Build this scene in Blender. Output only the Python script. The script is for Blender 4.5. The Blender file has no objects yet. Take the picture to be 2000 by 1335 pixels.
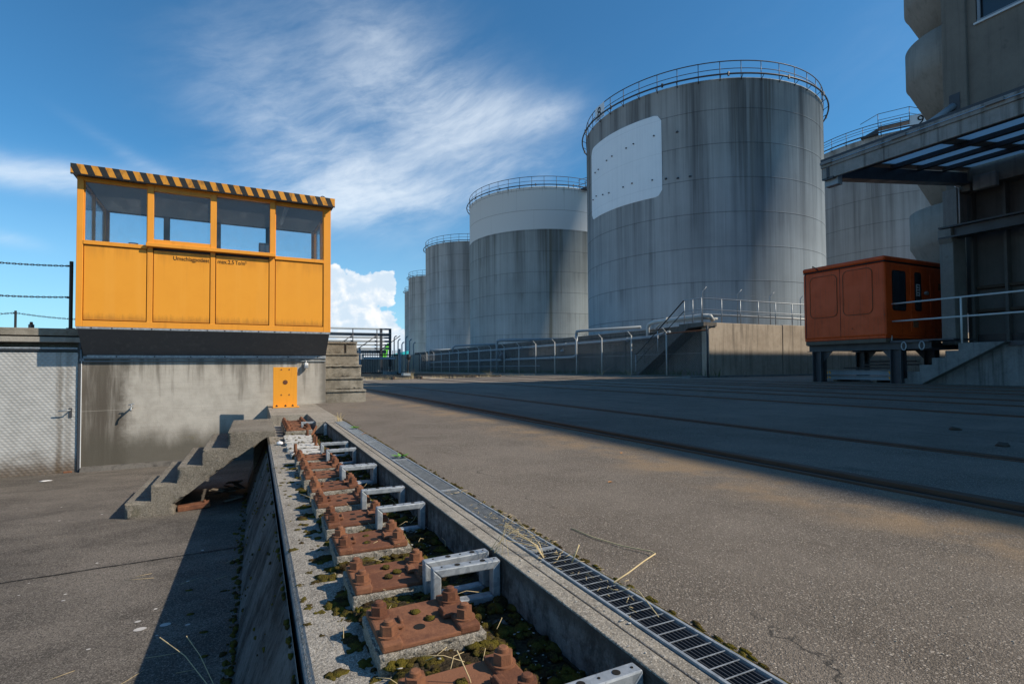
import bpy, bmesh, math, random
from mathutils import Vector, Matrix, noise as mnoise
R = math.radians
scene = bpy.context.scene
COL = scene.collection
rnd = random.Random(7)

# ------------------------------------------------------------------ camera
F, YAW, PIT, SH, EYE, ROLL = 1040.0, math.atan(500/1040.0), R(1.5), 21.8, 0.58, R(0.38)
fw = Vector((math.sin(YAW)*math.cos(PIT), math.cos(YAW)*math.cos(PIT), math.sin(PIT)))
rt = Vector((math.cos(YAW), -math.sin(YAW), 0))
up = rt.cross(fw)
rt, up = rt*math.cos(ROLL)-up*math.sin(ROLL), up*math.cos(ROLL)+rt*math.sin(ROLL)
cd = bpy.data.cameras.new('camera'); cam = bpy.data.objects.new('camera', cd); COL.objects.link(cam)
m = Matrix((rt, up, -fw)).transposed().to_4x4(); m.translation = (0, 0, EYE); cam.matrix_world = m
cd.sensor_width = 36; cd.lens = F/2000*36; cd.shift_y = SH/2000
cd.clip_start = 0.05; cd.clip_end = 20000
scene.camera = cam

# ------------------------------------------------------------------ sun, exposure
SUN_TO = Vector((1.0, -0.755, 1.0)).normalized()          # towards the sun
SUN_EL = math.asin(SUN_TO.z); SUN_AZ = math.atan2(SUN_TO.x, SUN_TO.y)
sl = bpy.data.lights.new('sun', 'SUN'); sl.energy = 5.0; sl.angle = R(0.53); sl.color = (1.0, 0.89, 0.73)
so = bpy.data.objects.new('sun', sl); COL.objects.link(so)
so.rotation_euler = (-SUN_TO).to_track_quat('-Z', 'Y').to_euler()
scene.view_settings.view_transform = 'Standard'; scene.view_settings.look = 'None'
scene.view_settings.exposure = 0.14; scene.view_settings.gamma = 1.0
scene.view_settings.use_curve_mapping = False

# ------------------------------------------------------------------ node helper
class S:
    """a socket with arithmetic"""
    def __init__(s, t, k): s.t = t; s.k = k
    def _m(s, op, *o, clamp=False):
        n = s.t.nodes.new('ShaderNodeMath'); n.operation = op; n.use_clamp = clamp
        for i, v in enumerate((s,)+o):
            if isinstance(v, S): s.t.links.new(v.k, n.inputs[i])
            else: n.inputs[i].default_value = v
        return S(s.t, n.outputs[0])
    def __add__(s, o): return s._m('ADD', o)
    __radd__ = __add__
    def __sub__(s, o): return s._m('SUBTRACT', o)
    def __rsub__(s, o): return (s*-1)+o
    def __mul__(s, o): return s._m('MULTIPLY', o)
    __rmul__ = __mul__
    def __truediv__(s, o): return s._m('DIVIDE', o)
    def fn(s, op, *o): return s._m(op, *o)
    def clamp(s): return s._m('ADD', 0.0, clamp=True)
class G:
    """a node tree being written"""
    def __init__(g, t): g.t = t
    def node(g, typ, **kw):
        n = g.t.nodes.new('ShaderNode'+typ)
        for a, v in kw.items(): setattr(n, a, v)
        return n
    def put(g, inp, v):
        if isinstance(v, S): g.t.links.new(v.k, inp)
        elif isinstance(v, (tuple, list)) and len(v) == 3 and inp.type == 'RGBA': inp.default_value = (*v, 1)
        else: inp.default_value = v
    def pos(g): return S(g.t, g.node('NewGeometry').outputs['Position'])
    def obj(g): return S(g.t, g.node('TexCoord').outputs['Object'])
    def gen(g): return S(g.t, g.node('TexCoord').outputs['Generated'])
    def sep(g, v):
        n = g.node('SeparateXYZ'); g.put(n.inputs[0], v); return [S(g.t, o) for o in n.outputs]
    def vec(g, x, y, z):
        n = g.node('CombineXYZ')
        for i, v in enumerate((x, y, z)): g.put(n.inputs[i], v)
        return S(g.t, n.outputs[0])
    def vmul(g, v, s):
        n = g.node('VectorMath', operation='MULTIPLY'); g.put(n.inputs[0], v); g.put(n.inputs[1], s); return S(g.t, n.outputs[0])
    def vadd(g, v, s):
        n = g.node('VectorMath', operation='ADD'); g.put(n.inputs[0], v); g.put(n.inputs[1], s); return S(g.t, n.outputs[0])
    def noise(g, v, scale=1, detail=4, rough=.55, dist=0, color=False):
        n = g.node('TexNoise'); g.put(n.inputs['Vector'], v); n.inputs['Scale'].default_value = scale
        n.inputs['Detail'].default_value = detail; n.inputs['Roughness'].default_value = rough; n.inputs['Distortion'].default_value = dist
        return S(g.t, n.outputs['Color' if color else 0])
    def vor(g, v, scale=1, out='Distance', rand=1.0, feature='F1'):
        n = g.node('TexVoronoi', feature=feature); g.put(n.inputs['Vector'], v); n.inputs['Scale'].default_value = scale
        n.inputs['Randomness'].default_value = rand
        return S(g.t, n.outputs[out])
    def step(g, v, a, b, lo=0.0, hi=1.0, smooth=True):
        n = g.node('MapRange', interpolation_type='SMOOTHSTEP' if smooth else 'LINEAR')
        for k, x in (('Value', v), ('From Min', a), ('From Max', b), ('To Min', lo), ('To Max', hi)): g.put(n.inputs[k], x)
        return S(g.t, n.outputs[0])
    def mix(g, f, a, b, mode='MIX'):
        n = g.node('Mix', data_type='RGBA', blend_type=mode); n.clamp_factor = True
        g.put(n.inputs[0], f); g.put(n.inputs[6], a); g.put(n.inputs[7], b); return S(g.t, n.outputs[2])
    def gray(g, c):
        n = g.node('RGBToBW'); g.put(n.inputs[0], c); return S(g.t, n.outputs[0])
    def bump(g, h, strength=.5, dist=.01):
        n = g.node('Bump'); g.put(n.inputs['Height'], h); n.inputs['Strength'].default_value = strength; n.inputs['Distance'].default_value = dist
        return S(g.t, n.outputs[0])
def material(name, fn):
    mt = bpy.data.materials.new(name); mt.use_nodes = True; t = mt.node_tree; g = G(t)
    b = t.nodes['Principled BSDF']; b.inputs['Specular IOR Level'].default_value = .3
    d = fn(g)
    for k, v in d.items():
        if k == 'bump': t.links.new(v.k, b.inputs['Normal'])
        else: g.put(b.inputs[k], v)
    return mt

# ------------------------------------------------------------------ world: sky with clouds fixed in compass direction and height
W = bpy.data.worlds.new('World'); scene.world = W; W.use_nodes = True
wt = W.node_tree; g = G(wt)
sky = g.node('TexSky', sky_type='NISHITA', sun_disc=False); sky.sun_elevation = SUN_EL; sky.sun_rotation = SUN_AZ
sky.altitude = 250; sky.air_density = 1.0; sky.dust_density = 0.35; sky.ozone_density = 3.0
dx, dy, dz = g.sep(g.gen())
az = dx.fn('ARCTAN2', dy)*57.2958
el = dz.fn('ARCSINE')*57.2958
def blob(a, e, sa, se, rot=0.0):
    c, s_ = math.cos(R(rot)), math.sin(R(rot))
    u = (az-a)*c+(el-e)*s_; v = (el-e)*c-(az-a)*s_
    r = (u*u)*(1/sa**2)+(v*v)*(1/se**2)
    return (r*-1.0).fn('EXPONENT')
warp = g.noise(g.vec(az*.09, el*.12, 0.0), 1, 3, .5)
wx = (warp-.5)*5.0
# cirrus: streaks that fan out to the lower right
u1 = az*.94+el*.34+wx; v1 = el*.94-az*.34+wx*.6
c1 = g.noise(g.vec(u1*.050, v1*.17, 3.1), 1, 10, .62, .15)
c2 = g.noise(g.vec(u1*.14+wx*.05, v1*.42, 9.7), 1, 9, .62, .1)
mask = (blob(7, 21.5, 13, 7.0, -38)*.42 + blob(0, 23, 10, 6, -20)*.20 + blob(18, 30, 14, 6, -20)*.22 + blob(12, 17.6, 11, 2.6, -3)*.44 + blob(26, 20, 7, 2.5, 10)*.22 + blob(23, 26.0, 12, 2.6, -6)*.26 + blob(20, 22, 9, 4.5, 0)*.20
        + blob(-17, 15.4, 8, 1.5, 3)*.58 + blob(-4, 15.8, 9, 1.5, 0)*.34 + blob(-11, 18.6, 4.5, .7, -24)*.20 + blob(30, 25.4, 3.0, 1.2, 15)*.26
        + blob(-18, 10.2, 3.0, .8, -8)*.40 + blob(14, 28, 12, 5, -40)*.25 + blob(2, 15.5, 10, 2.0)*.30
        + blob(-8, 4, 12, 2.2)*.26 + blob(120, 25, 60, 16)*.30 + blob(-110, 30, 50, 18)*.30)
c3 = g.noise(g.vec(u1*.40, v1*1.5, 2.2), 1, 6, .66, .3)
ci = g.step(mask*(c1*1.6+c2*1.15-.62)+mask*(c3-.5)*.28, .02, .92)
veil = g.step(el, -1.0, 20.0, .52, 0.0)
blue = g.mix(1.0, S(wt, sky.outputs[0]), (.50, 1.08, 1.30), 'MULTIPLY')
cwhite = g.mix(ci*.80, blue, (8.0, 8.8, 9.6))
# cumulus on the horizon
cn = g.noise(g.vec(az*.40, el*.46, 5.0), 1, 7, .56, .25)
cn2 = g.noise(g.vec(az*.40+.16, el*.46+.22, 5.0), 1, 7, .56, .25)
cb = g.noise(g.vec(az*.22, el*.26, 8.0), 1, 3, .5)
cm = (blob(8.2, 7.6, 3.4, 2.7)*1.05 + blob(6.4, 7.6, 2.2, 2.2)*.5 + blob(12.3, 8.6, 1.5, 1.5)*.80 + blob(9.5, 3.6, 4.6, 3.0)*1.0 + blob(12.6, 2.2, 2.4, 2.2)*.7
      + blob(-14, 2.4, 4.0, 1.2)*.7 + blob(4.0, 4.0, 3.5, 3.5)*.8 + blob(70, 3, 30, 3)*.8 + blob(-70, 3, 30, 4)*.8)
cu = g.step(cm+(cn-.5)*1.5, .50, .60)
shade = g.step((cn-cn2)*3.4+(cb-.5)*1.8, -.30, .85)
ccol = g.mix(shade, (6.2, 7.4, 8.6), (9.7, 9.7, 9.7))
lo = g.mix(veil, cwhite, (5.0, 7.6, 9.4))
full = g.mix(cu*.97, lo, ccol)
bg = wt.nodes['Background']; bg.inputs[1].default_value = 0.1
wt.links.new(full.k, bg.inputs[0])

# ------------------------------------------------------------------ mesh helper
class MB:
    def __init__(s): s.v = []; s.f = []; s.sm = set()
    def add(s, vs, fs, smooth=False):
        o = len(s.v); s.v += [tuple(p) for p in vs]
        for f in fs:
            if smooth: s.sm.add(len(s.f))
            s.f.append(tuple(i+o for i in f))
        return s
    def box(s, a, b, mtx=None):
        (x0, y0, z0), (x1, y1, z1) = a, b
        vs = [Vector(p) for p in ((x0,y0,z0),(x1,y0,z0),(x1,y1,z0),(x0,y1,z0),(x0,y0,z1),(x1,y0,z1),(x1,y1,z1),(x0,y1,z1))]
        if mtx: vs = [mtx @ p for p in vs]
        return s.add(vs, [(3,2,1,0),(4,5,6,7),(0,1,5,4),(1,2,6,5),(2,3,7,6),(3,0,4,7)])
    def prism(s, poly, axis, a, b, mtx=None):
        """poly of (p,q) swept along axis from a to b; (p,q) = (y,z) x, (x,z) y, (x,y) z"""
        def P(p, q, t): return Vector({'x': (t, p, q), 'y': (p, t, q), 'z': (p, q, t)}[axis])
        n = len(poly); ar = sum(poly[i][0]*poly[(i+1)%n][1]-poly[(i+1)%n][0]*poly[i][1] for i in range(n))
        if (ar < 0) != (axis == 'y'): poly = poly[::-1]
        vs = [P(p, q, a) for p, q in poly]+[P(p, q, b) for p, q in poly]
        if mtx: vs = [mtx @ p for p in vs]
        fs = [tuple(range(n))[::-1], tuple(range(n, 2*n))]+[(i, (i+1)%n, n+(i+1)%n, n+i) for i in range(n)]
        if b < a: fs = [f[::-1] for f in fs]
        return s.add(vs, fs)
    def tube(s, path, r, n=8, closed=False, smooth=True, caps=True):
        P = [Vector(p) for p in path]; N = len(P); vs = []; fs = []
        rr = r if isinstance(r, (list, tuple)) else [r]*N
        prev = None
        for i in range(N):
            t = (P[(i+1)%N]-P[i-1]) if closed else (P[min(i+1, N-1)]-P[max(i-1, 0)])
            t.normalize()
            if prev is None:
                a = Vector((0,0,1)) if abs(t.z) < .9 else Vector((1,0,0))
                u = t.cross(a).normalized()
            else: u = (prev-t*prev.dot(t)).normalized()
            prev = u; w = t.cross(u)
            for k in range(n):
                an = 2*math.pi*k/n; vs.append(P[i]+(u*math.cos(an)+w*math.sin(an))*rr[i])
        M = N if closed else N-1
        for i in range(M):
            for k in range(n):
                j = (i+1)%N; fs.append((i*n+k, i*n+(k+1)%n, j*n+(k+1)%n, j*n+k))
        s.add(vs, fs, smooth)
        if caps and not closed:
            o = len(s.v)-N*n; s.f.append(tuple(range(o, o+n))[::-1]); s.f.append(tuple(range(o+(N-1)*n, o+N*n)))
        return s
    def cyl(s, c, r, z0, z1, n=16, r2=None, a0=0.0):
        r2 = r if r2 is None else r2
        vs = [(c[0]+r*math.cos(a0+2*math.pi*k/n), c[1]+r*math.sin(a0+2*math.pi*k/n), z0) for k in range(n)]
        vs += [(c[0]+r2*math.cos(a0+2*math.pi*k/n), c[1]+r2*math.sin(a0+2*math.pi*k/n), z1) for k in range(n)]
        s.add(vs, [(k, (k+1)%n, n+(k+1)%n, n+k) for k in range(n)], n > 9)
        return s.add(vs, [tuple(range(n))[::-1], tuple(range(n, 2*n))])
    def lathe(s, prof, c=(0,0), n=64, a0=0.0, a1=2*math.pi, smooth=True):
        full = abs(a1-a0-2*math.pi) < 1e-6; m_ = n if full else n+1
        vs = [(c[0]+r*math.cos(a0+(a1-a0)*k/n), c[1]+r*math.sin(a0+(a1-a0)*k/n), z) for r, z in prof for k in range(m_)]
        fs = []
        for i in range(len(prof)-1):
            for k in range(n):
                k2 = (k+1)%m_; fs.append((i*m_+k, i*m_+k2, (i+1)*m_+k2, (i+1)*m_+k))
        return s.add(vs, fs, smooth)
    def lump(s, c, rx, ry, rz, sub=2, seed=0, amp=.35, freq=2.2, floor=None):
        bm = bmesh.new(); bmesh.ops.create_icosphere(bm, subdivisions=sub, radius=1)
        vs = []
        for v in bm.verts:
            k = 1+amp*mnoise.noise(v.co*freq+Vector((seed*3.7, seed*1.3, seed*.7)))+amp*.5*mnoise.noise(v.co*freq*2.7+Vector((seed, 4, 2)))
            p = Vector((c[0]+v.co.x*rx*k, c[1]+v.co.y*ry*k, c[2]+v.co.z*rz*k))
            if floor is not None: p.z = max(p.z, floor)
            vs.append(p)
        s.add(vs, [tuple(v.index for v in f.verts) for f in bm.faces], True); bm.free(); return s
    def build(s, name, mat, parent=None, bevel=0.0, loc=None, seg=2):
        me = bpy.data.meshes.new(name); me.from_pydata(s.v, [], s.f)
        if s.sm: me.polygons.foreach_set('use_smooth', [i in s.sm for i in range(len(s.f))])
        me.update(); me.materials.append(mat)
        o = bpy.data.objects.new(name, me); COL.objects.link(o)
        if parent is not None: o.parent = parent
        if loc is not None: o.location = loc
        if bevel > 0:
            b = o.modifiers.new('bevel', 'BEVEL'); b.width = bevel; b.segments = seg; b.limit_method = 'ANGLE'; b.angle_limit = R(40)
        return o
def roughen(o, L, amp, freq, chip=0.0):
    # break up a cast concrete block: fine triangles pushed about by noise, edges chipped most
    o.modifiers.clear(); me = o.data; bm = bmesh.new(); bm.from_mesh(me); bmesh.ops.triangulate(bm, faces=bm.faces)
    for it in range(9):
        es = [e for e in bm.edges if e.calc_length() > L]
        if not es or len(bm.faces) > 60000: break
        bmesh.ops.subdivide_edges(bm, edges=es, cuts=1); bmesh.ops.triangulate(bm, faces=[f for f in bm.faces if len(f.verts) > 3])
    bm.normal_update(); mv = []
    for v in bm.verts:
        sharp = any(len(e.link_faces) == 2 and e.calc_face_angle() > .6 for e in v.link_edges)
        n_ = mnoise.noise(v.co*freq)+.5*mnoise.noise(v.co*freq*2.9)
        d = amp*n_-(amp*.9+chip*max(0, mnoise.noise(v.co*freq*.55+Vector((7, 3, 1)))-.05) if sharp else 0)
        mv.append((v, v.normal*d))
    for v, d in mv: v.co += d
    bm.to_mesh(me); bm.free(); me.polygons.foreach_set('use_smooth', [True]*len(me.polygons)); me.set_sharp_from_angle(angle=R(38)); me.update()
def tag(o, label=None, cat=None, group=None, kind=None):
    if label: o['label'] = label
    if cat: o['category'] = cat
    if group: o['group'] = group
    if kind: o['kind'] = kind
    return o
def thing(name, label, cat, loc=(0,0,0), rz=0.0, group=None):
    o = bpy.data.objects.new(name, None); COL.objects.link(o); o.location = loc; o.rotation_euler = (0,0,rz)
    o.empty_display_size = .1
    return tag(o, label, cat, group)
def dup(root, loc=None, rz=None, parent=None):
    c = root.copy(); COL.objects.link(c)
    if parent is not None: c.parent = parent
    if loc is not None: c.location = loc
    if rz is not None: c.rotation_euler = (0,0,rz)
    for ch in list(root.children): dup(ch, parent=c)
    return c
def text_mesh(name, s, size, mat, parent, loc, rot, extrude=.0015, align='LEFT', bold=0.0, width=None):
    cu = bpy.data.curves.new(name, 'FONT'); cu.body = s; cu.size = size; cu.extrude = extrude; cu.align_x = align; cu.offset = bold
    o = bpy.data.objects.new(name, cu); COL.objects.link(o)
    me = bpy.data.meshes.new_from_object(o.evaluated_get(bpy.context.evaluated_depsgraph_get()))
    bpy.data.objects.remove(o); me.materials.clear(); me.materials.append(mat); me.name = name
    o2 = bpy.data.objects.new(name, me); COL.objects.link(o2); o2.parent = parent
    if width: vx = [v.co.x for v in me.vertices]; o2.scale.x = width/(max(vx)-min(vx))
    o2.location = loc; o2.rotation_euler = rot
    return o2

# ------------------------------------------------------------------ materials
def concrete(name, a, b, dark, streak=0.0, speck=.35, scale=1.0, bumpk=.5, moss=0.0, dirtlow=None):
    def f(g):
        p = g.pos(); x, y, z = g.sep(p)
        n1 = g.noise(p, 1.6*scale, 6, .6); n2 = g.noise(p, 9*scale, 5, .65); n3 = g.noise(p, 70*scale, 3, .6)
        c = g.mix(g.step(n1*.6+n2*.4, .36, .64), a, b)
        if streak:
            st = g.noise(g.vec(x*7, y*7, z*.35), 1, 5, .6); st2 = g.noise(g.vec(x*26, y*26, z*.8), 1, 3, .6)
            c = g.mix(g.step(st*.7+st2*.3, .48, .68)*streak, c, dark)
        c = g.mix(g.step(n2, .56, .75)*.5, c, dark)
        v = g.vor(g.vadd(p, g.vmul(g.noise(p, 90, 2, .5, color=True), (.006, .006, .006))), 330*scale, 'Color'); vg = g.gray(v)
        c = g.mix(g.step(vg*.6+n3*.4, .52, .74)*speck, c, tuple(min(.7, q*1.5+.02) for q in b))
        c = g.mix(g.step(vg*.5+n3*.5, .44, .28)*speck*.8, c, dark)
        pit = g.step(g.vor(p, 46*scale), .07, .13)
        c = g.mix((1-pit)*.6, c, dark)
        if moss:
            c = g.mix(g.step(g.noise(p, 5, 6, .65), .62, .70)*moss, c, (.05, .05, .012))
        h = n2*.5+n3*.35+vg*.2+pit*.25
        return {'Base Color': c, 'Roughness': .93, 'bump': g.bump(h, bumpk, .012)}
    return material(name, f)
def asphalt_fn(g):
    p = g.pos(); x, y, z = g.sep(p)
    q = g.vadd(p, g.vmul(g.noise(p, 60, 2, .5, color=True), (.006, .006, .006)))
    big = g.noise(p, .35, 5, .55); mid = g.noise(p, 2.3, 6, .65); fine = g.noise(p, 55, 4, .7)
    worn = g.step(big*.5+mid*.5, .36, .64)
    def grains(scale):
        d = g.vor(q, scale); r_ = g.gray(g.vor(q, scale, 'Color'))
        return g.step(d, .46, .30), r_
    g1, r1 = grains(135); g2, r2 = grains(260); g3, r3 = grains(480)
    c = g.mix(worn, (.098, .080, .063), (.175, .146, .118))
    c = g.mix(g3*.8, c, g.mix(g.step(r3, .25, .8), (.10, .083, .066), (.36, .305, .25)))
    c = g.mix(g2*.9, c, g.mix(g.step(r2, .25, .85), (.055, .047, .040), (.40, .34, .28)))
    c = g.mix(g1*.95*g.step(r1, .35, .45), c, g.mix(g.step(r1, .45, .95), (.13, .108, .088), (.46, .40, .335)))
    c = g.mix(g.step(r2, .93, .97)*g2, c, (.72, .67, .60))
    c = g.mix(worn*.22, c, (.30, .255, .21))
    ochre = g.step(g.noise(g.vec(x*.9, y*.35, 0.), 1.1, 5, .6), .60, .76)
    c = g.mix(ochre*.28, c, (.30, .185, .085)); c = g.mix(g.step((x-2.25+(big-.5)*.7).fn('ABSOLUTE'), .55, .05)*g.step(mid, .40, .62)*.5, c, (.34, .215, .10))
    darkp = g.step(g.noise(g.vec(x*1.2, y*.22, 4.), 1, 5, .6), .54, .72)
    c = g.mix(darkp*.42, c, (.060, .052, .045))
    tyre = g.step(g.noise(g.vec(x*3.2, y*.10, 9.), 1, 4, .6), .56, .70)*g.step(x, 2.6, 3.4); c = g.mix(tyre*.4, c, (.045, .042, .040))
    oil = g.step(g.noise(g.vec(x*.8, y*.8, 17.), 1, 5, .6, .5), .66, .74); c = g.mix(oil*.5, c, (.045, .038, .032))
    cr = g.step(g.vor(g.vec(x*.16+mid*.10, y*.22+mid*.1, 0.), 1, 'Distance', 1.0, 'DISTANCE_TO_EDGE'), .0014, .0004)*g.step(mid, .50, .60)
    c = g.mix(cr*.8, c, (.03, .028, .025))
    h = g1*r1*.7+g2*.4+g3*.2+fine*.3
    return {'Base Color': c, 'Roughness': .86, 'bump': g.bump(h, .8, .006)}
M = {}
M['asphalt'] = material('asphalt', asphalt_fn)
def yard_fn(g):
    p = g.pos(); x, y, z = g.sep(p)
    big = g.noise(p, .9, 6, .6); st = g.noise(g.vec(x*1.7, y*3.0, 0.), 1, 7, .66); fine = g.noise(p, 60, 3, .7)
    c = g.mix(g.step(big*.45+st*.55, .38, .62), (.066, .057, .048), (.150, .130, .110))
    v1 = g.gray(g.vor(p, 210, 'Color')); v2 = g.gray(g.vor(p, 420, 'Color'))
    c = g.mix(g.step(v1, .60, .92)*.70, c, (.27, .24, .21)); c = g.mix(g.step(v1, .44, .14)*.85, c, (.032, .029, .026))
    c = g.mix(g.step(v2, .92, .99)*.7, c, (.5, .47, .43))
    sp = g.vor(p, 5.0); c = g.mix(g.step(sp, .055, .035)*g.step(g.noise(p, 3., 2), .5, .56), c, (.55, .52, .48))
    lic = g.step(g.noise(p, 11, 6, .7), .63, .72); c = g.mix(lic*.4, c, (.24, .22, .19))
    return {'Base Color': c, 'Roughness': .9, 'bump': g.bump(v1*.5+fine*.5+v2*.2, .55, .006)}
M['yard'] = material('yard_concrete', yard_fn)
M['concrete'] = concrete('old_concrete', (.27, .25, .215), (.36, .335, .295), (.075, .068, .058), streak=.35, moss=.25)
M['stair'] = concrete('stair_concrete', (.115, .100, .080), (.215, .192, .158), (.042, .037, .030), streak=.25, speck=.75, moss=.35, bumpk=.9)
M['ledge'] = concrete('ledge_concrete', (.165, .148, .126), (.33, .305, .268), (.055, .047, .039), speck=.85, moss=.45, bumpk=1.0, scale=1.3)
M['kerb'] = concrete('kerb_concrete', (.23, .205, .17), (.33, .30, .255), (.085, .072, .058), speck=.6, moss=.4, bumpk=.9, streak=.6)
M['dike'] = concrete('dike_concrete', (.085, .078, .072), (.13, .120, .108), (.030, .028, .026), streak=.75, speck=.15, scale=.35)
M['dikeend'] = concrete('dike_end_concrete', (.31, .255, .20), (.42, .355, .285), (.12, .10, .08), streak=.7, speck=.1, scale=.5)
M['dock'] = concrete('dock_concrete', (.13, .135, .135), (.22, .225, .225), (.04, .04, .036), streak=.7, speck=.15, scale=.7)
M['balcony'] = concrete('balcony_concrete', (.25, .228, .20), (.31, .285, .25), (.13, .12, .105), streak=.4, speck=.08, scale=.5, bumpk=.2)
M['fascia'] = concrete('canopy_fascia', (.20, .20, .196), (.29, .29, .285), (.05, .05, .045), streak=.75, speck=.1, scale=.7)
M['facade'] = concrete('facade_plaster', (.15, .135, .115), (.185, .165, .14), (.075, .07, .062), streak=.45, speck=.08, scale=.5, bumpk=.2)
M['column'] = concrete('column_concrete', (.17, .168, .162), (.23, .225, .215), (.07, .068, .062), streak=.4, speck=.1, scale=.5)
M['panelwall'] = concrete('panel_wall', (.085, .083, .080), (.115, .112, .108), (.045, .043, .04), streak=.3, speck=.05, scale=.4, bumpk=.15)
M['block'] = concrete('block_step_concrete', (.14, .125, .10), (.33, .30, .25), (.055, .05, .042), speck=.3, scale=1.5, bumpk=.9, moss=.3)
def wall_fn(g):
    p = g.obj(); s, y, z = g.sep(p)
    n1 = g.noise(p, 1.3, 6, .6); n2 = g.noise(p, 8, 6, .65); n3 = g.noise(p, 60, 3, .65)
    c = g.mix(g.step(n1*.5+n2*.5, .38, .62), (.365, .34, .302), (.455, .428, .385))
    board = g.noise(g.vec(s*1.2, 0., z*34), 1, 3, .5); c = g.mix(g.step(board, .5, .7)*.22, c, (.27, .245, .21))
    stv = g.noise(g.vec(s*7.5, 0., z*.45), 1, 6, .62, .3)
    leftm = g.step(s+(n1-.5)*.35+(n2-.5)*.12+(stv-.5)*.25, -2.60, -2.80)
    c = g.mix(leftm*g.step(stv, .30, .56, .50, .97), c, (.085, .072, .058))
    bottom = g.step(z+(g.noise(g.vec(s*2.2, 0., z*.9), 1, 6, .65)-.5)*.55, -.18, -.56)
    c = g.mix(bottom*.90, c, (.088, .080, .064))
    gm = bottom*g.step(g.noise(p, 6, 6, .7), .52, .66)*g.step(s, -2.2, -1.6); c = g.mix(gm*.7, c, (.13, .10, .03))
    drip = g.step(stv+z*.35, .62, .88)*.75; c = g.mix(drip, c, (.12, .108, .09))
    mid = g.step(n1+(n2-.5)*.6, .60, .72)*g.step((s+.9).fn('ABSOLUTE'), .5, .1)*g.step(z, .35, -.15); c = g.mix(mid*.7, c, (.11, .10, .085))
    right = g.step(s+(n2-.5)*.15, -.14, -.02); c = g.mix(right*.75, c, (.11, .10, .085))
    pale = g.step((s+.62+(n1-.5)*.10).fn('ABSOLUTE'), .05, .01)*g.step(stv, .35, .55); c = g.mix(pale*.5, c, (.62, .60, .55))
    line = g.step((z-.045-s*.012).fn('ABSOLUTE'), .006, .002); c = g.mix(line*.22, c, (.60, .57, .51))
    pit = g.step(g.vor(p, 16), .035, .02); c = g.mix(pit*.8, c, (.08, .07, .06))
    return {'Base Color': c, 'Roughness': .93, 'bump': g.bump(n2*.4+n3*.4+board*.25, .45, .01)}
M['wall'] = material('cabin_wall_concrete', wall_fn)
def rust_fn(g):
    p = g.pos(); n1 = g.noise(p, 14, 6, .65); n2 = g.noise(p, 90, 5, .7); n3 = g.noise(p, 330, 3, .7)
    rnd_ = S(g.t, g.node('ObjectInfo').outputs['Random'])
    c = g.mix(g.step(n1*.6+n2*.4+(rnd_-.5)*.22, .36, .64), (.130, .052, .029), (.255, .108, .054)); c = g.mix(rnd_*.22, c, (.09, .05, .04))
    c = g.mix(g.step(n2*.6+n3*.4, .58, .74)*.7, c, (.31, .155, .095)); c = g.mix(g.step(n3*.5+n1*.5, .42, .3)*.8, c, (.042, .021, .016))
    return {'Base Color': c, 'Roughness': .88, 'Metallic': .05, 'bump': g.bump(n2*.5+n3*.6+n1*.3, .7, .003)}
M['rust'] = material('rusted_steel', rust_fn)
def railsteel_fn(g):
    p = g.pos(); x, y, z = g.sep(p); n = g.noise(g.vec(x*60, y*6, z*60), 1, 5, .65)
    return {'Base Color': g.mix(n, (.050, .029, .020), (.150, .088, .058)), 'Roughness': .6, 'Metallic': .35, 'bump': g.bump(n, .3, .003)}
M['rail'] = material('rail_steel', railsteel_fn)
def galv_fn(g):
    p = g.pos(); v = g.gray(g.vor(p, 55, 'Color')); n = g.noise(p, 30, 5, .65); n2 = g.noise(p, 220, 3, .6)
    c = g.mix(g.step(v*.35+n*.65, .3, .7), (.26, .285, .31), (.42, .445, .47)); c = g.mix(g.step(n2, .6, .72)*.35, c, (.20, .20, .20))
    return {'Base Color': c, 'Roughness': .52, 'Metallic': .45, 'bump': g.bump(n2*.6+n, .12, .002)}
M['galv'] = material('galvanised_steel', galv_fn)
def paint(name, col, dirt, rough=.42, amt=.35, streak=.5, scale=1.0):
    def f(g):
        p = g.pos(); x, y, z = g.sep(p); n = g.noise(p, 3*scale, 6, .6); st = g.noise(g.vec(x*16*scale, y*16*scale, z*.8), 1, 5, .65); n2 = g.noise(p, 120, 3, .6)
        c = g.mix(g.step(n, .35, .7)*amt*.6, col, tuple(q*.82 for q in col)); c = g.mix(g.step(st*.75+n*.25, .50, .74)*streak*amt*1.4, c, dirt)
        c = g.mix(g.step(g.noise(p, 26, 5, .7), .66, .74)*amt*.8, c, dirt)
        return {'Base Color': c, 'Roughness': g.step(n, .3, .7, rough-.06, rough+.12), 'bump': g.bump(n2*.2+n*.8, .08, .004)}
    return material(name, f)
M['yellow'] = paint('yellow_paint', (.80, .335, .030), (.40, .150, .020), amt=.5, rough=.36)
M['yellowframe'] = paint('yellow_frame_paint', (.80, .325, .035), (.28, .11, .02), amt=.42)
M['orange'] = paint('faded_orange_paint', (.64, .078, .010), (.17, .030, .010), amt=.8, rough=.4)
M['black'] = paint('black_steel', (.022, .023, .026), (.06, .04, .03), amt=.4)
M['darksteel'] = paint('dark_steel', (.055, .058, .066), (.03, .028, .028), amt=.5)
M['steelblue'] = paint('grey_blue_steel', (.22, .255, .29), (.09, .085, .08), amt=.5)
M['pipe'] = paint('pipe_paint', (.26, .30, .335), (.13, .12, .11), amt=.5, rough=.38)
M['whitepipe'] = paint('pale_pipe_jacket', (.46, .47, .465), (.22, .2, .18), amt=.5, rough=.32)
M['railpaint'] = paint('pale_rail_paint', (.55, .57, .58), (.25, .2, .16), amt=.3)
M['postgrey'] = paint('fence_post_concrete', (.40, .40, .385), (.2, .19, .17), amt=.4, rough=.7)
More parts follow.
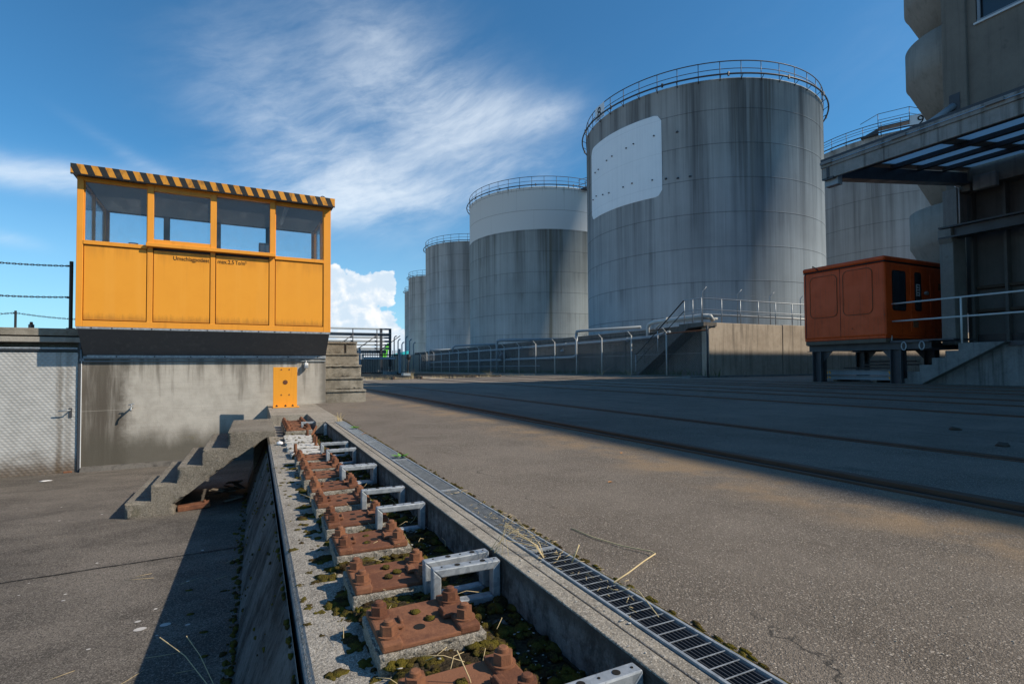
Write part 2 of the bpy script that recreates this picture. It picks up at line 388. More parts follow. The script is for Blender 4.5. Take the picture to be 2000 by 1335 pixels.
M['skirt'] = paint('dark_grey_sheet', (.105, .110, .122), (.19, .195, .20), amt=.55, rough=.55, streak=.7)
M['white'] = paint('white_paint', (.72, .73, .74), (.35, .34, .32), amt=.3)
M['red'] = paint('red_paint', (.55, .03, .03), (.2, .02, .02), amt=.2)
M['green'] = paint('green_paint', (.16, .62, .07), (.06, .2, .03), amt=.3)
M['cyan'] = paint('turquoise_sheet', (.03, .45, .50), (.05, .2, .2), amt=.2)
M['rubber'] = paint('black_rubber', (.015, .015, .016), (.03, .03, .03), amt=.3, rough=.7)
M['cream'] = paint('cream_render', (.58, .50, .40), (.3, .26, .2), amt=.3, rough=.8)
M['roofsheet'] = paint('roof_sheet', (.20, .20, .20), (.1, .1, .1), amt=.5, rough=.7)
M['timber'] = paint('weathered_timber', (.13, .105, .082), (.05, .04, .032), amt=.6, rough=.85)
def yellow_fn(g):
    p = g.obj(); x, y, z = g.sep(p); n = g.noise(p, 3, 6, .6); st = g.noise(g.vec(x*18, 0., z*.7), 1, 5, .65); st2 = g.noise(g.vec(x*7, 3., z*.3), 1, 5, .6); n2 = g.noise(p, 45, 5, .7)
    c = g.mix(g.step(n, .35, .7)*.25, (.80, .335, .030), (.70, .27, .022)); c = g.mix(g.step(st2, .50, .36)*.12, c, (.84, .42, .085))
    c = g.mix(g.step(st*.7+n*.3, .54, .76)*.16, c, (.42, .16, .022))
    low = g.step(z+(n2-.5)*.10+(st-.5)*.20, 1.36, 1.245); c = g.mix(low*.55, c, (.26, .105, .022))
    top = g.step(z+(st-.5)*.35, 2.02, 2.26)*g.step(st2, .40, .62); c = g.mix(top*.40, c, (.34, .13, .022))
    c = g.mix(g.step(n2, .68, .76)*.6, c, (.24, .085, .02))
    return {'Base Color': c, 'Roughness': g.step(n, .3, .7, .34, .52), 'bump': g.bump(n*.9+n2*.05, .10, .008)}
M['yellowpanel'] = material('weathered_yellow_panel', yellow_fn)
def stripe_fn(g):
    p = g.obj(); s, y, z = g.sep(p); n = g.noise(p, 9, 6, .65); n2 = g.noise(g.vec(s*22, y, z*6), 1, 4, .6)
    k = ((s+z*.42+(g.noise(p, 40, 2)-.5)*.006)*(1/.152)).fn('FRACT')
    m_ = g.step(k, .475, .485)*g.step(k, .995, .985)
    y_ = g.mix(g.step(n*.6+n2*.4, .46, .66)*.75, (.62, .27, .03), (.17, .075, .018))
    c = g.mix(m_, y_, g.mix(g.step(n, .55, .7)*.5, (.018, .02, .022), (.09, .06, .03)))
    return {'Base Color': c, 'Roughness': .6}
M['stripe'] = material('hazard_stripe_paint', stripe_fn)
def cheq_fn(g):
    p = g.obj(); s, y, z = g.sep(p); k = 1/.050
    row = z*(1/.036); ph = (row.fn('FLOOR')*.5).fn('FRACT')*2.0*math.pi
    h = ((s*(2*math.pi/.058)+ph).fn('SINE')*.5+.5)*((row.fn('FRACT')*math.pi).fn('SINE'))
    n = g.noise(p, 5, 6, .62); st = g.noise(g.vec(s*9, 0., z*.5), 1, 6, .6)
    c = g.mix(g.step(n, .35, .7), (.37, .365, .35), (.46, .455, .44)); c = g.mix(h*.30, c, (.62, .615, .60))
    stain = g.step((s+3.46+(n-.5)*.09).fn('ABSOLUTE'), .05, .015)+g.step((s+3.36+(n-.5)*.08).fn('ABSOLUTE'), .05, .02)*.5
    c = g.mix(stain*.62*g.step(st, .3, .6), c, (.10, .065, .030)); c = g.mix(g.step(z+(n-.5)*.4, -.45, -.84)*.85, c, (.10, .065, .036))
    c = g.mix(g.step(st, .58, .72)*.35, c, (.26, .245, .225))
    return {'Base Color': c, 'Roughness': .5, 'Metallic': .12, 'bump': g.bump(h, .55, .006)}
M['cheq'] = material('chequer_plate', cheq_fn)
def moss_fn(g):
    p = g.pos(); n = g.noise(p, 16, 5, .65); n2 = g.noise(p, 240, 4, .75); v = g.vor(p, 300)
    c = g.mix(g.step(n, .38, .62), (.045, .030, .018), (.120, .098, .018)); c = g.mix(g.step(n2, .5, .75)*.75, c, (.22, .18, .045))
    c = g.mix(g.step(n2, .42, .25)*.8, c, (.012, .009, .006))
    return {'Base Color': c, 'Roughness': 1.0, 'Specular IOR Level': .05, 'bump': g.bump(n2+v*.6, 1.0, .006)}
M['moss'] = material('dry_moss', moss_fn)
def tank_fn(base, dark, olive, band=None, z0=5.84, pitch=2.17, amount=.8, top=18.5, plate=5.2, radius=8.8):
    def f(g):
        p = g.obj(); x, y, z = g.sep(p)
        ang = y.fn('ARCTAN2', x)*radius
        n1 = g.noise(p, .22, 5, .6)
        sA = g.noise(g.vec(ang*.55, 0., z*.018), 1, 5, .62); sB = g.noise(g.vec(ang*2.2, 3., z*.05), 1, 5, .65); sC = g.noise(g.vec(ang*8, 7., z*.12), 1, 4, .6)
        cw = g.noise(g.vec(ang*.35, 11., 0.), 1, 3, .5)
        k = ((z-z0)*(1/pitch)+40.0); cell = k.fn('FLOOR'); fr = k.fn('FRACT')
        sD = g.noise(g.vec(ang*.9, cell*7.3, 0.), 1, 5, .65)
        c = g.mix(g.step(n1*.5+sC*.5, .36, .66), tuple(q*.82 for q in base), tuple(min(.9, q*1.14) for q in base))
        # runs that start at the rim and at the seams, and weaken downwards
        fromtop = g.step(z, top-15.0, top, .22, 1.0)
        runs = g.step(sA*.55+sB*.30+sC*.15, .46, .60)*fromtop
        c = g.mix((runs*amount).clamp(), c, dark)
        c = g.mix(g.step(sB*.6+sC*.4, .50, .66)*fromtop*amount*.55, c, dark)
        seamrun = g.step(sD*.6+sB*.4, .50, .64)*g.step(fr, .25, 1.0)
        c = g.mix(seamrun*amount*.5, c, dark)
        c = g.mix(g.step(sA, .55, .66)*g.step(cw, .46, .6)*olive, c, (.10, .085, .035))
        pale = g.step(sB*.5+sA*.5, .46, .34); c = g.mix(pale*.45, c, tuple(min(.9, q*1.35) for q in base))
        if band:
            bz, bc = band
            wcol = g.mix(g.step(sB*.5+sC*.5, .52, .72)*.35*g.step(z, bz, top), bc, tuple(q*.62 for q in bc))
            wcol = g.mix(g.step(sC*.6+sB*.4+g.step(z, top-1.4, top)*.12, .62, .74)*.6, wcol, tuple(q*.35 for q in bc))
            c = g.mix(g.step(z, bz-.01, bz+.01), c, wcol)
        seam = g.step(fr, .018, .006)+g.step(fr, .982, .994)
        off = (cell*.37).fn('FRACT')
        vs = g.step(((ang*(1/plate)+off).fn('FRACT')-.5).fn('ABSOLUTE'), .003, .001)
        c = g.mix((seam*.42+vs*.25).clamp(), c, tuple(q*.35 for q in dark))
        h = g.step(fr, .0, .02)*-.5+seam*.6+vs*.4+n1*.4
        return {'Base Color': c, 'Roughness': .78, 'Specular IOR Level': .2, 'bump': g.bump(h, .35, .03)}
    return f
M['tank_stained'] = material('stained_tank_steel', tank_fn((.35, .405, .45), (.076, .092, .110), .30, amount=.80, top=18.75))
M['tank_banded'] = material('banded_tank_steel', tank_fn((.38, .43, .45), (.125, .137, .135), .9, band=(15.2, (.78, .84, .88)), z0=12.86, pitch=2.2, amount=.82, top=19.8))
M['tank_pale'] = material('pale_tank_steel', tank_fn((.54, .57, .59), (.19, .21, .22), .12, z0=12.6, pitch=2.4, amount=.8, top=19.5))
M['tank_grey'] = material('grey_tank_steel', tank_fn((.44, .46, .48), (.16, .165, .17), .2, z0=6.1, pitch=2.3, amount=.8, top=20.7))
def signpanel_fn(g):
    p = g.obj(); x, y, z = g.sep(p); ang = y.fn('ARCTAN2', x)*8.8; st = g.noise(g.vec(ang*5, 0., z*.12), 1, 5, .65); n = g.noise(p, .8, 5, .6)
    sm = g.step(((z-12.26)*(1/2.17)).fn('FRACT'), .015, .005)
    c = g.mix(g.step(st*.6+n*.4, .42, .7)*.4, (.86, .88, .90), (.66, .69, .72)); c = g.mix(sm*.3, c, (.35, .38, .4))
    return {'Base Color': c, 'Roughness': .7}
M['signpanel'] = material('white_sign_paint', signpanel_fn)
def glassmat(name, tint, refl):
    mt = bpy.data.materials.new(name); mt.use_nodes = True; t = mt.node_tree; g = G(t); t.nodes.remove(t.nodes['Principled BSDF'])
    tr = g.node('BsdfTransparent'); tr.inputs[0].default_value = (*tint, 1); gl = g.node('BsdfGlossy'); gl.inputs['Roughness'].default_value = .02
    df = g.node('BsdfDiffuse'); df.inputs[0].default_value = (.5, .52, .54, 1)
    fr = g.node('Fresnel'); fr.inputs[0].default_value = 1.5
    n = g.noise(g.pos(), 7, 5, .65)
    mx0 = g.node('MixShader'); g.put(mx0.inputs[0], g.step(n, .35, .8, .02, .06)); t.links.new(tr.outputs[0], mx0.inputs[1]); t.links.new(df.outputs[0], mx0.inputs[2])
    mx = g.node('MixShader'); g.put(mx.inputs[0], S(t, fr.outputs[0])*refl); t.links.new(mx0.outputs[0], mx.inputs[1]); t.links.new(gl.outputs[0], mx.inputs[2])
    t.links.new(mx.outputs[0], t.nodes['Material Output'].inputs[0]); return mt
M['glass'] = glassmat('cabin_glass', (.95, .97, .98), .8)
M['darkglass'] = material('dark_window_glass', lambda g: {'Base Color': (.02, .028, .035), 'Roughness': .06, 'Specular IOR Level': .8})
def flat(name, col, rough=.8, **kw): return material(name, lambda g: dict({'Base Color': g.mix(g.noise(g.pos(), 40, 4, .6), tuple(q*.75 for q in col), tuple(min(1, q*1.2) for q in col)), 'Roughness': rough}, **kw))
M['ceiling'] = flat('cabin_ceiling', (.50, .51, .52))
M['inner'] = flat('cabin_lining', (.075, .08, .088))
M['ink'] = flat('black_lettering', (.012, .012, .012))
M['straw'] = flat('dry_straw', (.55, .43, .24), .8)
M['weed'] = flat('weed_green', (.075, .115, .028), .9)
M['leafgreen'] = flat('fresh_green', (.13, .32, .035), .7)
M['leaf'] = flat('orange_leaf', (.52, .24, .08), .8)
M['chip'] = flat('pale_chips', (.36, .35, .33), .95)
M['grit'] = flat('warm_grit', (.36, .32, .27), .95)
M['grout'] = concrete('grout_concrete', (.17, .152, .125), (.30, .275, .235), (.055, .048, .040), speck=.8, moss=.35, bumpk=1.2, scale=1.2)
M['whitecrust'] = concrete('white_mortar', (.44, .42, .39), (.60, .58, .545), (.22, .19, .16), speck=.3, scale=1.5, bumpk=1.0)
M['gravel'] = concrete('track_gravel', (.19, .165, .14), (.28, .25, .21), (.07, .06, .05), speck=.7, scale=.8, bumpk=1.0)
def algae_fn(g):
    p = g.pos(); x, y, z = g.sep(p); n = g.noise(g.vec(x*3, y*3.2, z*2.2), 1, 7, .68, .3); n2 = g.noise(p, 26, 6, .7); n3 = g.noise(p, 140, 3, .7)
    c = g.mix(g.step(n2, .35, .65), (.095, .092, .090), (.19, .185, .18)); c = g.mix(g.step(n*.6+n2*.4, .44, .58)*.9, c, (.020, .018, .016)); c = g.mix(g.step(n3, .62, .75)*.35, c, (.26, .25, .24))
    return {'Base Color': c, 'Roughness': .95, 'bump': g.bump(n2+n3*.6+n*.5, 1.0, .012)}
M['algae'] = material('algae_stained_concrete', algae_fn)
def soil_fn(g):
    p = g.pos(); n = g.noise(p, 13, 7, .68); n2 = g.noise(p, 95, 5, .7); v = g.gray(g.vor(p, 150, 'Color')); vd = g.vor(p, 75)
    c = g.mix(g.step(n*.55+n2*.45, .38, .60), (.020, .015, .011), (.075, .058, .036)); c = g.mix(g.step(g.noise(p, 8, 5, .65), .52, .62)*g.step(n2, .42, .6)*.85, c, (.125, .105, .022))
    c = g.mix(g.step(v, .88, .97)*g.step(n2, .45, .6)*.9, c, (.42, .42, .41)); c = g.mix(g.step(g.noise(p, 4.5, 5, .6), .60, .68)*.55, c, (.40, .385, .36))
    return {'Base Color': c, 'Roughness': 1.0, 'Specular IOR Level': .05, 'bump': g.bump(n*.6+n2+v*.4-vd*.5, 1.0, .010)}
M['soil'] = material('mossy_trench_soil', soil_fn)
def kerbface_fn(g):  # stains and pale streaks on a tone darkened to stand for shade
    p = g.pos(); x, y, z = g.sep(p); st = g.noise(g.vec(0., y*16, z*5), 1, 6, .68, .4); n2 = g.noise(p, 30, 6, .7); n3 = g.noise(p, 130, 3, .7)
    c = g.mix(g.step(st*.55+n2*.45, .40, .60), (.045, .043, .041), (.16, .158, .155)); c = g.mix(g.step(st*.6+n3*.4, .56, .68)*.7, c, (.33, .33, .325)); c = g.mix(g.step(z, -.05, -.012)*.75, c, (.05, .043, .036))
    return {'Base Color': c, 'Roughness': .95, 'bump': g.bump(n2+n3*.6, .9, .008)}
M['kerbface'] = material('shaded_stained_kerb_face', kerbface_fn)
M['hole'] = flat('dark_hole', (.012, .011, .010), 1.0)
M['hill'] = flat('forest_hill', (.045, .075, .085), 1.0)
M['litter'] = flat('white_litter', (.75, .74, .74), .7)
M['dropping'] = flat('pale_lichen_spot', (.45, .43, .41), .95)
M['barkbrown'] = flat('dark_scrap', (.06, .045, .035), .9)
M['paperprint'] = flat('white_notice', (.5, .52, .55), .8)
M['groove'] = flat('dark_groove', (.02, .018, .016), .95)

# ================================================================== SETTING
def pz(x):                                   # the pavement rises slightly towards the dock and the dike
    t = min(max((x-5.0)/9.0, 0), 1); return .10*t*t*(3-2*t)
ms = MB(); xs = [.880+i*.6 for i in range(28)]+[18, 24, 40, 70]; ys = [-40, -20, -8, -2, 2, 6, 10, 14, 18, 22, 26]
for j in range(len(ys)-1):
    for i in range(len(xs)-1):
        ms.add([(xs[i], ys[j], pz(xs[i])), (xs[i+1], ys[j], pz(xs[i+1])), (xs[i+1], ys[j+1], pz(xs[i+1])), (xs[i], ys[j+1], pz(xs[i]))], [(0,1,2,3)], True)
ms.box((.880, -40, -1.0), (70, 26, -.6))
tag(ms.build('pavement', M['asphalt']), kind='structure')
gm = MB()
for a, b in (((-9000, 26), (9000, 9000)), ((-9000, -9000), (9000, -40)), ((-9000, -40), (-9, 26)), ((70, -40), (9000, 26))):
    gm.add([(a[0], a[1], -.03), (b[0], a[1], -.03), (b[0], b[1], -.03), (a[0], b[1], -.03)], [(0,1,2,3)])
tag(gm.build('ground', M['gravel']), kind='structure')
ym = MB()
for a, b, z0, z1 in ((-40, 5.6, -.69, -.69), (5.6, 9.5, -.69, -.83)):
    ym.add([(-9.2, a, z0), (.3, a, z0), (.3, b, z1), (-9.2, b, z1)], [(0,1,2,3)])
yd = tag(ym.build('yard', M['yard']), kind='structure')
# expansion joint across the yard
jm = MB(); jp = []
for i in range(60):
    t = i/59; x = -3.4+3.34*t; jp.append((x, 4.10+.06*(x+3.4)+.008*mnoise.noise(Vector((x*5, 1, 2))), -.6895))
for i in range(59):
    w = .006+.004*mnoise.noise(Vector((i*.6, 3, 1))); p, q = jp[i], jp[i+1]
    jm.add([(p[0], p[1]-w, p[2]+.004), (q[0], q[1]-w, q[2]+.004), (q[0], q[1]+w, q[2]+.004), (p[0], p[1]+w, p[2]+.004)], [(0,1,2,3)])
tag(jm.build('yard_joint', M['groove']), kind='structure')

# quay edge: anchor ledge, its battered face, kerb to the drain and end slab
q = MB()
q.prism([(.125,-.13), (.108,-.142), (.100,-.205), (.094,-.212), (.10, -.25), (.10,-1.1), (.72,-1.1), (.72,-.13)], 'y', -6, 7.30)
qf = MB(); qf.prism([(.0995,-.150), (.0995,-.205), (.092,-.214), (-.075,-.70), (-.10,-1.1), (.0995,-1.1)], 'y', -6, 7.302)
qo = tag(q.build('quay_ledge', M['ledge'], bevel=.006), 'grey concrete quay ledge with battered mossy face above the lower yard', 'quay wall')
qf.build('battered_face', M['algae'], qo)
MB().prism([(.1262,-.1335), (.1240,-.1305), (.1080,-.1425), (.1000,-.205), (.0985,-.206), (.1065,-.144)], 'y', -6, 7.301).build('ledge_lip', M['dock'], qo)
k = MB()
k.box((.684, -6, -.9), (.732, 6.15, 0)); k.box((.738, -6, -.9), (.772, 6.05, -.002)); k.box((.732, -6, -.9), (.738, 6.05, -.02))
k.box((.59, 6.15, -.9), (.732, 7.30, 0.0)); k.box((.732, 6.05, -.9), (.880, 7.3, -.001))
k.box((.165, 7.30, -1.0), (.880, 9.36, -.0015)); 
tag(MB().box((.6825, -6, -.2), (.6838, 6.149, -.004)).build('kerb_shade_face', M['kerbface']), kind='structure')  # thin overlay on the kerb's inner face, its shade painted into the dark colour
tag(MB().box((.772, -6, -.9), (.880, 6.05, -.17)).build('drain_channel', M['groove']), kind='structure')
tag(k.build('concrete_kerb', M['kerb'], bevel=.004), kind='structure')
# joint beside the drain and the dark crack in the slab
tag(MB().box((.874, -6, -.05), (.880, 6.05, .002)).build('drain_edge_strip', M['moss']), kind='structure')

# hills on the horizon
hm = MB(); N = 90; vs = []
for i in range(N+1):
    a = R(-60+150*i/N); r = 4200
    h = 74+30*mnoise.noise(Vector((i*.16, 1, 0)))+14*mnoise.noise(Vector((i*.5, 2, 0)))
    if a > R(25): h += 60*(a-R(25))
    for rr, hh in ((r, -5), (r+500, h*.75), (r+1100, h+8), (r+2600, -20)): vs.append((rr*math.sin(a), rr*math.cos(a), hh))
hm.add(vs, [(i*4+j, (i+1)*4+j, (i+1)*4+j+1, i*4+j+1) for i in range(N) for j in range(3)], True)
tag(hm.build('hills', M['hill']), kind='structure')

# ------------------------------------------------------------------ rails in the pavement
def rail_strip(root, x, y0, y1, twin, wide=1.0):
    z = pz(x); b = MB()
    if twin: b.box((x-.026, y0, z-.03), (x+.034, y1, z+.026)); b.box((x-.108, y0, z-.03), (x-.080, y1, z+.012))
    else: b.box((x-.032, y0, z-.03), (x+.032, y1, z+.014)); b.box((x-.088, y0, z-.03), (x-.074, y1, z+.008))
    r_ = b.build('rail', M['rail'], root, bevel=.004)
    MB().box((x-.080 if twin else x-.074, y0, z-.02), (x-.026 if twin else x-.032, y1, z+.004)).build('flangeway', M['groove'], r_)
tracks = [((2.73, 4.15), 'embedded railway track nearest to the grating, its near rail doubled', True), ((7.32, 8.75), 'second embedded railway track out from the drain grating, in shade', False),
          ((9.75, 11.18), 'embedded railway track between the second track and the outermost one', False), ((12.15, 13.58), 'outermost embedded railway track, in front of the loading dock', False)]
for (xa, xb), lab, tw in tracks:
    t_ = thing('railway_track', lab, 'railway track', group='railway tracks sunk into the pavement')
    rail_strip(t_, xa, -12, 26, tw); rail_strip(t_, xb, -12, 26, False)
# ballasted tracks beyond the pavement
for i, (xa, lab) in enumerate(((6.2, 'left of the ballasted tracks beyond the pavement, by dry weeds'), (10.6, 'right of the ballasted tracks beyond the pavement, nearer the dike fence'))):
    t_ = thing('ballast_track', lab, 'railway track', group='ballasted tracks beyond the pavement')
    for dx_ in (0, 1.43): MB().box((xa+dx_-.035, 26.5, -.02), (xa+dx_+.035, 140, .14)).build('rail', M['rail'], t_)
    sl_ = MB()
    for j in range(60): sl_.box((xa-.5, 26.8+j*.62, -.04), (xa+1.95, 27.05+j*.62, .03))
    tag(sl_.build('sleepers', M['timber'], t_), kind='stuff')

# ------------------------------------------------------------------ drain grating
bounds = [-1.2, -.35, .55, 1.50, 2.42, 3.36, 4.28, 5.16, 6.05]
def grating(y0, y1, label):
    t_ = thing('drain_grating', label, 'drain grating', group='drain gratings in the channel along the ledge')
    fr = MB(); x0, x1 = .7745, .8735
    fr.box((x0, y0, -.03), (x0+.007, y1, .003)); fr.box((x1-.007, y0, -.03), (x1, y1, .003)); fr.box((x0+.007, y0+.002, -.03), (x1-.007, y0+.008, .003)); fr.box((x0+.007, y1-.008, -.03), (x1-.007, y1-.002, .003))
    fr.build('frame', M['galv'], t_)
    br = MB(); lo_ = MB(); fine = y0 >= 1.4; n = int((y1-y0)/(.015 if fine else .036))
    for i in range(1, n): yy = y0+(y1-y0)*i/n; br.box((x0+.007, yy-.0010, -.0004), (x1-.007, yy+.0010, .001))
    nl = 9 if fine else 8
    for i in range(1, nl): xx = x0+.007+(x1-x0-.014)*i/nl; lo_.box((xx-.0009, y0+.008, -.028), (xx+.0009, y1-.008, -.0008))
    br.build('bars', M['galv'], t_); lo_.build('bearing_bars', M['darksteel'], t_)
gl = ['at the bottom frame edge, with dry stalks lying across it', 'galvanised drain grating second from the front, stalks on it', 'galvanised drain grating beside the nearest pair of steel frames', 'galvanised drain grating covered in pale straw bits', 'galvanised drain grating between the straw-covered one and the one with the green sprig',
      'galvanised drain grating with a green sprig on its far end', 'galvanised drain grating second from the far end of the row', 'galvanised drain grating at the far end of the row, by a dry tuft']
gl[0] = 'galvanised drain grating '+gl[0]
for i in range(8): grating(bounds[i], bounds[i+1], gl[i])

# ------------------------------------------------------------------ anchor plates on the ledge
def make_plate():
    t_ = thing('anchor_plate', '', 'anchor plate'); PW, PD = .246, .208
    pad = MB(); pad.box((-.008, -.012, -.056), (PW+.012, PD+.014, .0))
    roughen(pad.build('grout_pad', M['grout'], t_), .014, .0022, 40, .022)
    pl = MB(); pl.box((.046, 0, 0), (PW-.050, PD, .011)); po = pl.build('plate', M['rust'], t_, bevel=.003)
    for cx, cy, r_ in ((.108, .070, .0150), (.142, .098, .0150), (.118, .150, .0115)):
        h_ = MB(); h_.cyl((cx, cy), r_, .0105, .0118, 16); h_.build('bolt_hole', M['hole'], po)
    for x0, x1 in ((0, .050), (PW-.054, PW)):
        cb = MB(); cb.box((x0, -.001, 0), (x1, PD+.001, .021)); cb.build('clamp_bar', M['rust'], t_, bevel=.005)
    for sx, bx in ((1, .025), (-1, PW-.027)):
        for by in (.044, .158):
            bo = MB(); a0 = (by*7+bx*13) % 1
            bo.cyl((bx, by), .0275, .021, .0255, 20); bo.cyl((bx, by), .0222, .0255, .0475, 6, .0216, a0); bo.cyl((bx, by), .0125, .0475, .0555, 14, .0118); bo.cyl((bx, by), .0118, .0555, .0580, 14, .0085)
            bo.build('anchor_bolt', M['rust'], t_, bevel=.0007)
        cl = MB(); cx = bx+sx*.032
        cl.box((cx-.014, .074, .014), (cx+.014, .126, .023)); cl.box((cx+sx*.009-.004, .082, .011), (cx+sx*.009+.004, .116, .031)); cl.build('retaining_clip', M['rust'], t_, bevel=.0025)
    return t_
proto = make_plate()
plate_labels = ['rusty anchor plate cut off by the bottom edge of the photo', 'rusty anchor plate with three mossy holes, nearest one fully in view', 'rusty anchor plate beside the nearest pair of grey steel frames', 'third fully visible rusty anchor plate, just beyond the paired near frames',
    'rusty anchor plate beside the single frame next after the near pair', 'rusty anchor plate with moss on its middle, beside the second single frame', 'rusty anchor plate between the second single frame and the far pair of frames', 'rusty anchor plate just before the far pair of grey frames',
    'rusty anchor plate just past the far pair of grey frames', 'last rusty anchor plate before the white mortar patch']
for i in range(10):
    o = proto if i == 0 else dup(proto)
    o.location = (.268+rnd.uniform(-.004, .004), .905+.3545*i, -.0815+rnd.uniform(-.003, .003)); o.rotation_euler = (R(rnd.uniform(-.9, .9)), R(rnd.uniform(-.7, .7)), R(rnd.uniform(-1.3, 1.3)))
    if i in (2, 5, 7):
        c_ = [k for k in o.children if k.name.startswith('retaining_clip')]
        bpy.data.objects.remove(c_[i % len(c_)])
    tag(o, plate_labels[i], 'anchor plate', 'rusty anchor plates in a row on the ledge')
for i, lab in enumerate(('nearest of the four rusty plates packed at the far trench end', 'second of the four rusty plates packed at the far trench end', 'third of the four rusty plates packed at the far trench end', 'farthest rusty plate, against the trench end wall')):
    o = dup(proto); o.location = (.285, 6.02+.29*i, -.072); tag(o, lab, 'anchor plate', 'rusty anchor plates in a row on the ledge')
# white mortar where plates are missing, with bare anchor rods
wmm = MB()
for i, y in enumerate((4.55, 4.92, 5.28, 5.60)):
    wmm.prism([(.245+rnd.uniform(-.01,.01), y), (.50, y-.02), (.51, y+.22), (.38, y+.27), (.255, y+.25)], 'z', -.132, -.092)
wm_o = wmm.build('mortar_patch', M['whitecrust']); roughen(wm_o, .02, .005, 25, .04)
tag(wm_o, 'white crumbling mortar bed with plates missing, on the ledge', 'mortar bed')
for i, (x, y, h_) in enumerate(((.288, 4.62, .075), (.288, 4.50, .04), (.475, 4.95, .085), (.482, 5.20, .075), (.49, 4.66, .06), (.47, 5.75, .06))):
    a = MB(); a.cyl((0, 0), .0125, -.02, h_, 10); a.cyl((0, 0), .020, 0, .012, 12)
    o = a.build('anchor_rod', M['rust'], loc=(x, y, -.098))
    tag(o, 'bare rusty anchor rod standing in the white mortar bed', 'anchor rod', 'bare rusty anchor rods in the white mortar bed')
o = MB().box((-.006, -.12, 0), (.006, .12, .03)).build('rusty_strap', M['rust'], bevel=.003, loc=(.535, 5.86, -.10)); o.rotation_euler = (R(28), 0, R(-25))
tag(o, 'short rusty steel strap leaning beside the far packed plates', 'steel strap')

# ------------------------------------------------------------------ galvanised frames
def make_frame():
    t_ = thing('galvanised_bracket', '', 'bracket'); w, h_, d, q_ = .210, .126, .034, .0245
    f = MB(); hd = d/2
    def bar(poly): f.prism(poly, 'y', -hd, hd)
    bar([(0, h_), (w, h_), (w-q_, h_-q_), (q_, h_-q_)]); bar([(0, 0), (q_, q_), (w-q_, q_), (w, 0)])
    bar([(0, 0), (0, h_), (q_, h_-q_), (q_, q_)]); bar([(w, 0), (w-q_, q_), (w-q_, h_-q_), (w, h_)])
    f.build('frame_tube', M['galv'], t_, bevel=.0035)
    for x, r_ in ((.078, .0085), (.158, .0085), (.03, .003), (.118, .003), (.195, .003)):
        MB().cyl((x, 0), r_, h_+.0002, h_+.0012, 14).build('drilled_hole', M['hole'], t_)
    return t_
fp = make_frame()
frames = [(.468, .848, 0, 'grey galvanised frame cut by the bottom edge of the photo'), (.466, 1.520, -2, 'front frame of the nearest pair of galvanised frames'), (.464, 1.592, 0, 'rear frame of the nearest pair of galvanised frames'),
          (.460, 2.292, 1, 'single galvanised frame next after the near pair'), (.460, 2.650, 0, 'single galvanised frame just before the far pair'), (.460, 3.318, 2, 'front frame of the far pair of galvanised frames'), (.458, 3.366, 1, 'rear frame of the far pair of galvanised frames'),
          (.461, 4.072, 0, 'nearer of two galvanised frames beside the bare anchor rods'), (.463, 4.466, 0, 'farther of two galvanised frames beside the bare anchor rods'), (.450, 6.31, 0, 'galvanised frame at the far trench end by the packed plates')]
for i, (x, y, r_, lab) in enumerate(frames):
    o = fp if i == 0 else dup(fp); o.location = (x, y, -.133); o.rotation_euler = (0, R(rnd.uniform(-1, 1)), R(r_)); tag(o, lab, 'bracket', 'galvanised rectangular frames standing in the trench')
o = dup(fp, (.665, 5.95, -.136), R(78)); tag(o, 'galvanised frame turned edge-on at the trench corner', 'bracket', 'galvanised rectangular frames standing in the trench')

# ------------------------------------------------------------------ yard stair and scrap beneath it
st = MB()
st.prism([(-1.0,-.70), (-1.0,-.557), (-.812,-.557), (-.812,-.42), (-.62,-.42), (-.62,-.28), (-.428,-.28), (-.428,-.143), (-.228,-.143), (-.228,0), (.168,0), (.168,-.060), (.095,-.064), (-.002,-.128), (-.197,-.265), (-.639,-.60), (-.639,-.70)], 'y', 5.52, 6.83)
st_o = st.build('concrete_stair', M['stair']); roughen(st_o, .030, .0030, 14, .045)
tag(st_o, 'worn concrete stair of five steps from the yard up to the quay ledge', 'stair')
MB().box((-.02, 6.4, -.69), (.12, 6.83, -.13)).build('stair_pier', M['stair'], bpy.data.objects['concrete_stair'])
sb = MB(); sb.box((-.13, -.045, 0), (.13, .045, .05)); o = sb.build('scrap_plate', M['rust'], bevel=.008, loc=(-.50, 5.66, -.69)); o.rotation_euler = (0, R(-3), R(8))
for i in range(2): MB().cyl((.085, -.02+.04*i), .012, .05, .062, 8).build('anchor_bolt', M['rust'], o)
tag(o, 'rusty scrap plate lying under the concrete stair', 'scrap plate')
for i in range(12):
    L = rnd.uniform(.12, .24); bd = MB(); bd.box((-L/2, -.022, -.006), (L/2, .022, .006))
    o = bd.build('broken_board', M['timber'] if i % 3 else M['barkbrown'], bevel=.003, loc=(rnd.uniform(-.36, -.10), rnd.uniform(5.75, 6.6), -.675+.009*i)); o.rotation_euler = (R(rnd.uniform(-14, 14)), R(rnd.uniform(-10, 10)), R(rnd.uniform(0, 180)))
    tag(o, 'broken dark board in the heap under the stair', 'board', 'broken boards heaped under the concrete stair')

